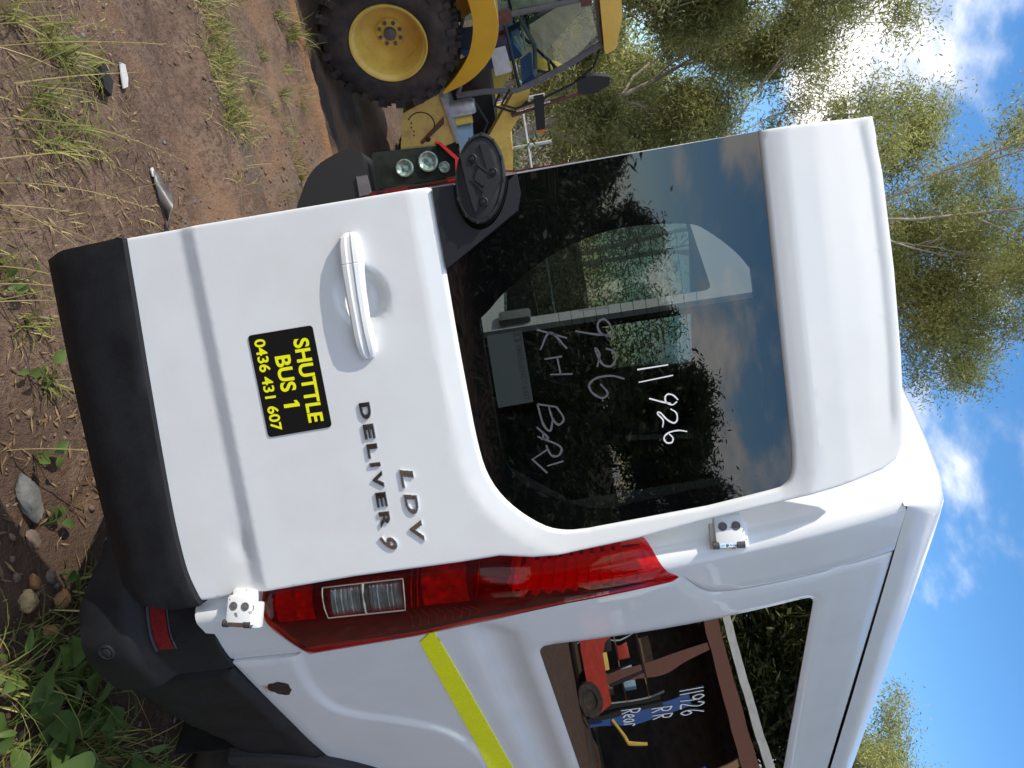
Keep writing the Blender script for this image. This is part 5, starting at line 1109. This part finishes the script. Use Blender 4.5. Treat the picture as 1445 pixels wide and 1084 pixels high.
# shelves and boxes standing inside the shed
SV = thing('parts_shelf', 'long shelf of coloured parts boxes inside the shed', 'shelf', tuple(sq(2.0, 3.2, 0)))
for z_ in (.5, 1.2, 1.9): MB().box(sq(2.2, 3.2, z_), (4.4, .7, .06), (sD, sB, UP)).build('board', M_TIMBER, SV, smooth=False)
for a_ in (.5, 2.2, 3.9): MB().box(sq(a_, 3.2, 1.2), (.08, .7, 4.2), (sD, sB, UP)).build('upright', M_GALV, SV, smooth=False)
for i, (a_, z_, w_) in enumerate(((.7, .5, .7), (1.3, .5, .5), (1.8, .5, .6), (2.7, .5, .8), (3.4, .5, .6), (.8, 1.2, .5), (1.5, 1.2, .8), (2.6, 1.2, .5), (3.3, 1.2, .7), (1.0, 1.9, .8), (2.8, 1.9, .9))):
    tag(MB().box(sq(a_, 3.0, z_ + .2), (w_, .5, .62), (sD, sB, UP), bev=.02).build('parts_box', [M_PAPER, M_REDM, M_LBLUE, M_TYEL, M_TIMBER, M_GALV][i % 6], None, loc=tuple(sq(a_, 3.0, z_))), ['white', 'red', 'pale blue', 'yellow', 'brown', 'grey'][i % 6] + ' parts box on the ' + ['bottom', 'middle', 'top'][(z_ > 1) + (z_ > 1.5)] + ' shelf of the shed' + (', near end' if a_ < 1.45 else ', far end' if a_ > 2.5 else ''), 'box', 'boxes on the shed shelf')
# ---------------------------------------------------------------- grass, weeds, stones and litter
def blades(T, seed, seg=4, wid=.0035, curl=1.0):
    """T: rows (x, y, count, radius, length, lean)"""
    g = np.random.default_rng(seed); X = []
    for (x_, y_, n_, r_, L_, ln) in T:
        a_ = g.uniform(0, 2 * np.pi, n_); rr_ = r_ * np.sqrt(g.random(n_)); bx, by = x_ + rr_ * np.cos(a_), y_ + rr_ * np.sin(a_)
        th_ = g.uniform(0, 2 * np.pi, n_); X.append(np.stack([bx, by, th_, L_ * g.uniform(.45, 1.15, n_), ln * g.uniform(.3, 1.4, n_), wid * g.uniform(.6, 1.4, n_)], -1))
    X = np.concatenate(X); K = len(X); bz = gz(X[:, 0], X[:, 1]) - .005
    d = np.stack([np.cos(X[:, 2]), np.sin(X[:, 2])], -1); p_ = np.stack([-d[:, 1], d[:, 0]], -1); rows_ = []
    pt = np.stack([X[:, 0], X[:, 1], bz], -1); ang = X[:, 4].copy() * .4
    for i in range(seg + 1):
        w_ = X[:, 5] * (1 - i / seg) ** .7 + .0002; rows_.append(pt + np.concatenate([p_ * w_[:, None], np.zeros((K, 1))], 1)); rows_.append(pt - np.concatenate([p_ * w_[:, None], np.zeros((K, 1))], 1))
        st = X[:, 3] / seg; pt = pt + np.stack([d[:, 0] * np.sin(ang) * st, d[:, 1] * np.sin(ang) * st, np.cos(ang) * st], -1); ang = ang + X[:, 4] * curl / seg
    V = np.stack(rows_, 1); V[:, :, 2] = np.maximum(V[:, :, 2], (bz - .02)[:, None]); m_ = 2 * (seg + 1)
    F4 = np.concatenate([(np.arange(K) * m_)[:, None] + np.array([[2 * i, 2 * i + 1, 2 * i + 3, 2 * i + 2]]) for i in range(seg)], 0)
    return V.reshape(-1, 3), F4
g = np.random.default_rng(99)
def strip(p0, p1, n_, jit, cnt, r_, L_, ln):
    out = []
    for k in range(n_):
        t_ = g.random(); out.append((p0[0] + (p1[0] - p0[0]) * t_ + g.normal(0, jit), p0[1] + (p1[1] - p0[1]) * t_ + g.normal(0, jit), int(cnt * g.uniform(.5, 1.5)), r_ * g.uniform(.6, 1.4), L_ * g.uniform(.6, 1.3), ln))
    return out
T = strip((-4.6, -.75), (-3.55, .30), 52, .22, 13, .08, .19, 1.5) + strip((-5.2, .3), (-4.3, 1.25), 18, .18, 13, .06, .15, 1.4) + strip((-2.1, -.95), (-1.75, -.62), 16, .12, 16, .06, .20, 1.4) + strip((-5.9, -.2), (-5.55, .9), 9, .10, 16, .05, .22, 1.1)
T += strip((-5.5, -1.2), (-4.4, -.8), 25, .2, 16, .07, .22, 1.3) + strip((-1.25, -.75), (-.75, -.15), 10, .12, 14, .04, .12, 1.3)
T += strip((.05, .35), (.35, 1.5), 22, .14, 18, .08, .26, 1.4) + strip((-.35, .30), (-.05, .9), 7, .10, 14, .06, .20, 1.4) + strip((.1, .2), (.6, .5), 8, .16, 14, .07, .2, 1.3)
V, F4 = blades(T, 1); tag(np_mesh('grass', V, F4, M_GRASS), 'short green grass tufts growing through the dirt', 'grass', kind='stuff')
T = strip((-1.75, -1.05), (-.85, -.35), 18, .12, 3, .05, .60, .6) + strip((-4.6, -.8), (-3.5, .3), 50, .24, 16, .10, .15, 1.9) + strip((-1.9, -.9), (-.8, .1), 22, .22, 8, .10, .09, 2.2) + strip((-.1, .3), (.4, 1.2), 14, .14, 12, .06, .30, 1.5) + strip((-2.6, -.8), (-1.4, .2), 22, .25, 6, .08, .05, 2.4)
V, F4 = blades(T, 2, wid=.0022); tag(np_mesh('dry_grass', V, F4, M_DRY), 'dry straw coloured grass stems and litter on the dirt', 'grass', kind='stuff')
# seed heads on tall stems in the near corner
mb = MB(); 
for (x_, y_, a_, L_, ln) in ((-1.62, -1.02, .3, .62, .42), (-1.40, -.80, 1.0, .70, .50), (-1.30, -.78, .5, .66, .62), (-1.12, -.60, .9, .58, .75), (-1.22, -.66, 1.9, .52, .85), (-.98, -.50, 1.3, .50, .95), (-1.52, -.98, 2.4, .60, .5), (-.95, -.42, .2, .46, .8), (-.55, -.10, 2.0, .35, 1.1)):
    z0 = float(gz(x_, y_)); pts = []; p = Vector((x_, y_, z0)); ang = .15
    for i in range(9):
        pts.append(p.copy()); p = p + Vector((math.cos(a_) * math.sin(ang), math.sin(a_) * math.sin(ang), math.cos(ang))) * L_ / 8; ang += ln / 8
    mb.tube(pts, [.0022] * 6 + [.0016] * 3, 4)
    for i in range(26):
        t_ = 5.2 + 2.8 * i / 26; k = min(int(t_), 7); q = pts[k].lerp(pts[k + 1], t_ - k) + Vector((random.gauss(0, .004), random.gauss(0, .004), random.gauss(0, .004)))
        dd = Vector((random.gauss(0, 1), random.gauss(0, 1), random.gauss(.5, 1))).normalized() * .010; mb.add([q, q + dd * .5 + Vector((.002, 0, 0)), q + dd, q + dd * .5 - Vector((.002, 0, 0))], [(0, 1, 2, 3)])
tag(mb.build('seeding_grass', M_DRY), 'tall seeding grass stems in the near corner', 'grass', kind='stuff')
# broad leaved weeds by the bumper, each leaf a piece of its own
def leaf_data(name, L, W, m, fold=.25, droop=.4):
    V = []; Fc = []; n = 6
    for i in range(n + 1):
        t_ = i / n; w_ = W * math.sin(math.pi * min(1, t_ ** .8 * .97 + .02)) * .5; z_ = L * (.25 * t_ - droop * t_ * t_)
        V += [(L * t_, w_, z_ + w_ * fold), (L * t_, 0, z_), (L * t_, -w_, z_ + w_ * fold)]
    for i in range(n):
        for k in range(2): Fc.append((3 * i + k, 3 * i + k + 1, 3 * i + k + 4, 3 * i + k + 3))
    me = bpy.data.meshes.new(name); me.from_pydata(V, [], Fc); me.materials.append(m); me.shade_smooth(); return me
LM = [leaf_data('leaf', .10, .072, M_WEED), leaf_data('leaf', .080, .060, M_WEED, .3, .2), leaf_data('leaf', .10, .030, M_WEED, .35, .5)]
WS = [(-.06, .42, 1.0), (.10, .62, 1.2), (.22, .48, 1.0), (.30, .75, 1.1), (-.20, .52, .8), (.02, .80, 1.2), (.16, .95, 1.2), (.36, 1.02, 1.0), (.30, .30, .9), (-.02, .28, .7), (.45, .52, 1.0), (-.14, .36, .7), (-.46, .17, .45), (-.80, -.20, .6), (-1.02, -.40, .55), (-.36, .31, .5), (-.60, -.02, .5), (.12, .36, .9), (.25, .62, 1.1), (.06, .52, 1.0), (-.10, .66, .9), (.20, .80, 1.2)]
for i, (x_, y_, s_) in enumerate(WS):
    z0 = float(gz(x_, y_)); near_van = i < 12 or i > 16
    t = thing('weed_plant', 'broad leaved green weed in the patch under the van bumper' if near_van else ['small weed beside the grey slate stone', 'leafy weed on bare dirt left of the door bottom', 'two leaved weed nearest the tall dry stems', 'small weed just below the door cladding', 'tiny weed between slate stone and door'][i - 12], 'weed', (x_, y_, z0), 'weeds under the bumper' if near_van else None)
    mb = MB(); n_ = 9 if near_van else 5
    for k in range(n_):
        a_ = random.uniform(0, 6.28); h_ = random.uniform(.05, .17) * s_; r_ = random.uniform(.02, .07) * s_
        mb.tube([(x_, y_, z0 - .01), (x_ + r_ * .3 * math.cos(a_), y_ + r_ * .3 * math.sin(a_), z0 + h_ * .6), (x_ + r_ * math.cos(a_), y_ + r_ * math.sin(a_), z0 + h_)], .0018, 4, cap=False)
        lf = bpy.data.objects.new('leaf', random.choice(LM)); col.objects.link(lf); lf.parent = t; lf.location = (r_ * math.cos(a_), r_ * math.sin(a_), h_); sc_ = s_ * random.uniform(.7, 1.25); lf.scale = (sc_,) * 3; lf.rotation_euler = (random.uniform(-.5, .5), random.uniform(-.5, .35), a_ + random.uniform(-.6, .6))
    mb.build('stems', M_WEED, t)
def rock(name, lab, x_, y_, size, rotz, m, seed, sink=.3, cat='stone', group=None):
    gg = np.random.default_rng(seed); bm = bmesh.new(); bmesh.ops.create_icosphere(bm, subdivisions=3, radius=1.0)
    pl = gg.normal(0, 1, (9, 3)); pl /= np.linalg.norm(pl, axis=1)[:, None]; dd = gg.uniform(.62, .92, 9)
    for v in bm.verts:
        c_ = np.array(v.co)
        for p_, q in zip(pl, dd):
            e_ = c_ @ p_ - q
            if e_ > 0: c_ = c_ - p_ * e_ * .92
        c_ = c_ * (1 + .05 * gg.normal()); v.co = Vector(c_)
    V = np.array([tuple(v.co) for v in bm.verts]) * np.array(size) / 2; Fc = [[v.index for v in f.verts] for f in bm.faces]; bm.free()
    ca, sa = math.cos(rotz), math.sin(rotz); V = np.stack([V[:, 0] * ca - V[:, 1] * sa, V[:, 0] * sa + V[:, 1] * ca, V[:, 2]], -1)
    z0 = float(gz(x_, y_)); o = mk(name, V + np.array([x_, y_, z0 + size[2] * (.5 - sink)]), Fc, m, None, True, 25, loc=(x_, y_, z0)); tag(o, lab, cat, group); return o
M_SLATE = mat('slate', (.085, .088, .088), (.17, .165, .15), sc=14, rough=.8, bump=.6, bsc=40); M_OCHRE = mat('ochre_stone', (.34, .17, .055), (.24, .12, .05), sc=18, rough=.85, bump=.4, bsc=60)
M_CREAM = mat('cream_stone', (.40, .28, .13), (.26, .18, .09), sc=22, rough=.9, bump=.7, bsc=70); M_BSTONE = mat('brown_stone', (.10, .075, .06), (.16, .11, .085), sc=18, rough=.9, bump=.5)
rock('slate_stone', 'long grey slate stone lying below the door cladding', -.49, .055, (.19, .085, .06), R(62), M_SLATE, 1)
rock('cream_stone', 'rough cream stone near the bumper', -.225, .245, (.075, .065, .06), .5, M_CREAM, 2); rock('ochre_stone', 'smooth orange stone beside the cream stone', -.285, .235, (.06, .035, .035), R(60), M_OCHRE, 3)
rock('brown_stone', 'flat brown stone touching the slate', -.40, .165, (.08, .05, .035), 1.1, M_BSTONE, 4); rock('ochre_stone', 'orange stone half under the bumper edge', -.30, .37, (.07, .06, .05), .2, M_OCHRE, 5); rock('brown_stone', 'dark stone between orange stones', -.335, .285, (.05, .04, .03), .9, M_BSTONE, 6)
rock('ochre_stone', 'orange clod under the weeds by the sensor', -.20, .405, (.09, .06, .05), 1.9, M_OCHRE, 7); rock('brown_stone', 'small brown stone in front of the slate', -.27, .18, (.035, .03, .025), .9, M_BSTONE, 8)
# pebbles and clods, too many to count
gg = np.random.default_rng(12); K = 5200
ico = bmesh.new(); bmesh.ops.create_icosphere(ico, subdivisions=1, radius=1.0); IV = np.array([tuple(v.co) for v in ico.verts]); IF = np.array([[v.index for v in f.verts] for f in ico.faces]); ico.free()
def scatter(name, K, area, m, smin, smax, seed, lab, flat=.6):
    gg = np.random.default_rng(seed); x_ = gg.uniform(area[0], area[1], K); y_ = gg.uniform(area[2], area[3], K); keep = vnoise(x_ * 2.3, y_ * 2.3, seed) + gg.normal(0, .12, K) > .5; x_, y_ = x_[keep], y_[keep]; K = len(x_)
    s_ = smin * (smax / smin) ** (gg.random(K) ** 2.2); V = IV[None] * (1 + .22 * gg.normal(size=(K, len(IV), 1))) * s_[:, None, None] * np.stack([gg.uniform(.7, 1.3, K), gg.uniform(.7, 1.3, K), np.full(K, flat)], -1)[:, None]
    V = V + np.stack([x_, y_, gz(x_, y_) + s_ * .15], -1)[:, None]; F3 = (np.arange(K) * len(IV))[:, None, None] + IF[None]
    return tag(np_mesh(name, V.reshape(-1, 3), F3.reshape(-1, 3), m), lab, 'pebbles', kind='stuff')
scatter('pebbles', 2800, (-4.5, .6, -1.6, 1.4), M_SLATE, .003, .014, 12, 'small grey pebbles scattered over the dirt'); scatter('dirt_clods', 3600, (-5.5, .6, -1.6, 1.8), mat('dirt_clod', (.12, .08, .058), (.18, .12, .085), sc=30, rough=.95), .004, .022, 13, 'brown crumbs of earth scattered over the dirt')
# bark and leaf litter
Tn = 2600; gg = np.random.default_rng(5); x_ = gg.uniform(-2.4, .5, Tn); y_ = gg.uniform(-1.2, .9, Tn); a_ = gg.uniform(0, 6.28, Tn); L_ = gg.uniform(.008, .035, Tn); w_ = gg.uniform(.0015, .006, Tn); z_ = gz(x_, y_) + .004
dx, dy = np.cos(a_) * L_, np.sin(a_) * L_; nx_, ny_ = -np.sin(a_) * w_, np.cos(a_) * w_; tz = gg.normal(0, .008, Tn)
V = np.stack([np.stack([x_ - dx, y_ - dy, z_ - tz * .2], -1), np.stack([x_ + nx_, y_ + ny_, z_ + .003], -1), np.stack([x_ + dx, y_ + dy, z_ + np.abs(tz)], -1), np.stack([x_ - nx_, y_ - ny_, z_ + .002], -1)], 1)
tag(np_mesh('leaf_litter', V.reshape(-1, 3), np.arange(Tn * 4).reshape(-1, 4), leafmat('litter', (.09, .055, .035), (.30, .20, .11), sc=9, trans=.05)), 'brown dead leaves and bark chips on the dirt', 'litter', kind='stuff')
# yard rubbish
G = []
for i in range(15):
    t_ = i / 14; x_, y_ = -2.19 + .22 * t_, -.18 + .20 * t_ + .02 * math.sin(4 * t_); tw = R(10 + 150 * t_); w_ = .045 * math.sin(math.pi * (.12 + .8 * t_)); z_ = float(gz(x_, y_)) + .018 + .025 * math.sin(math.pi * t_)
    G.append([(x_ - .6 * w_ * math.cos(tw), y_ + .7 * w_ * math.cos(tw), z_ + w_ * math.sin(tw) * .6), (x_ + .6 * w_ * math.cos(tw), y_ - .7 * w_ * math.cos(tw), z_ - w_ * math.sin(tw) * .6)])
o = grid('plastic_strip', G, mat('grey_black_plastic', (.05, .05, .052), (.14, .13, .12), sc=12, rough=.4), None); o.modifiers.new('thickness', 'SOLIDIFY').thickness = .003; tag(o, 'twisted grey black plastic strip on the dirt', 'plastic strip')
def shard(name, lab, poly, m, th=.006, tilt=.02):
    mb = MB(); mb.prism(poly, lambda a_, b_, d: (a_, b_, float(gz(a_, b_)) + .006 + d + tilt * (a_ - poly[0][0]) * 4), 0, th); o = mb.build(name, m, None, fixn=True); tag(o, lab, 'scrap'); return o
shard('white_shard', 'white plastic shard lying on the dirt track', [(-2.475, -.575), (-2.43, -.60), (-2.375, -.56), (-2.345, -.515), (-2.39, -.505), (-2.44, -.525)], M_PAPER); shard('dark_scrap', 'dark crumpled scrap beside the grass tuft', [(-2.26, -.66), (-2.20, -.68), (-2.13, -.60), (-2.17, -.55), (-2.25, -.58)], M_MBLACK, .03)
shard('small_white_scrap', 'small pale scrap beside the plastic strip', [(-2.20, -.20), (-2.17, -.205), (-2.155, -.175), (-2.185, -.165)], M_PAPER)
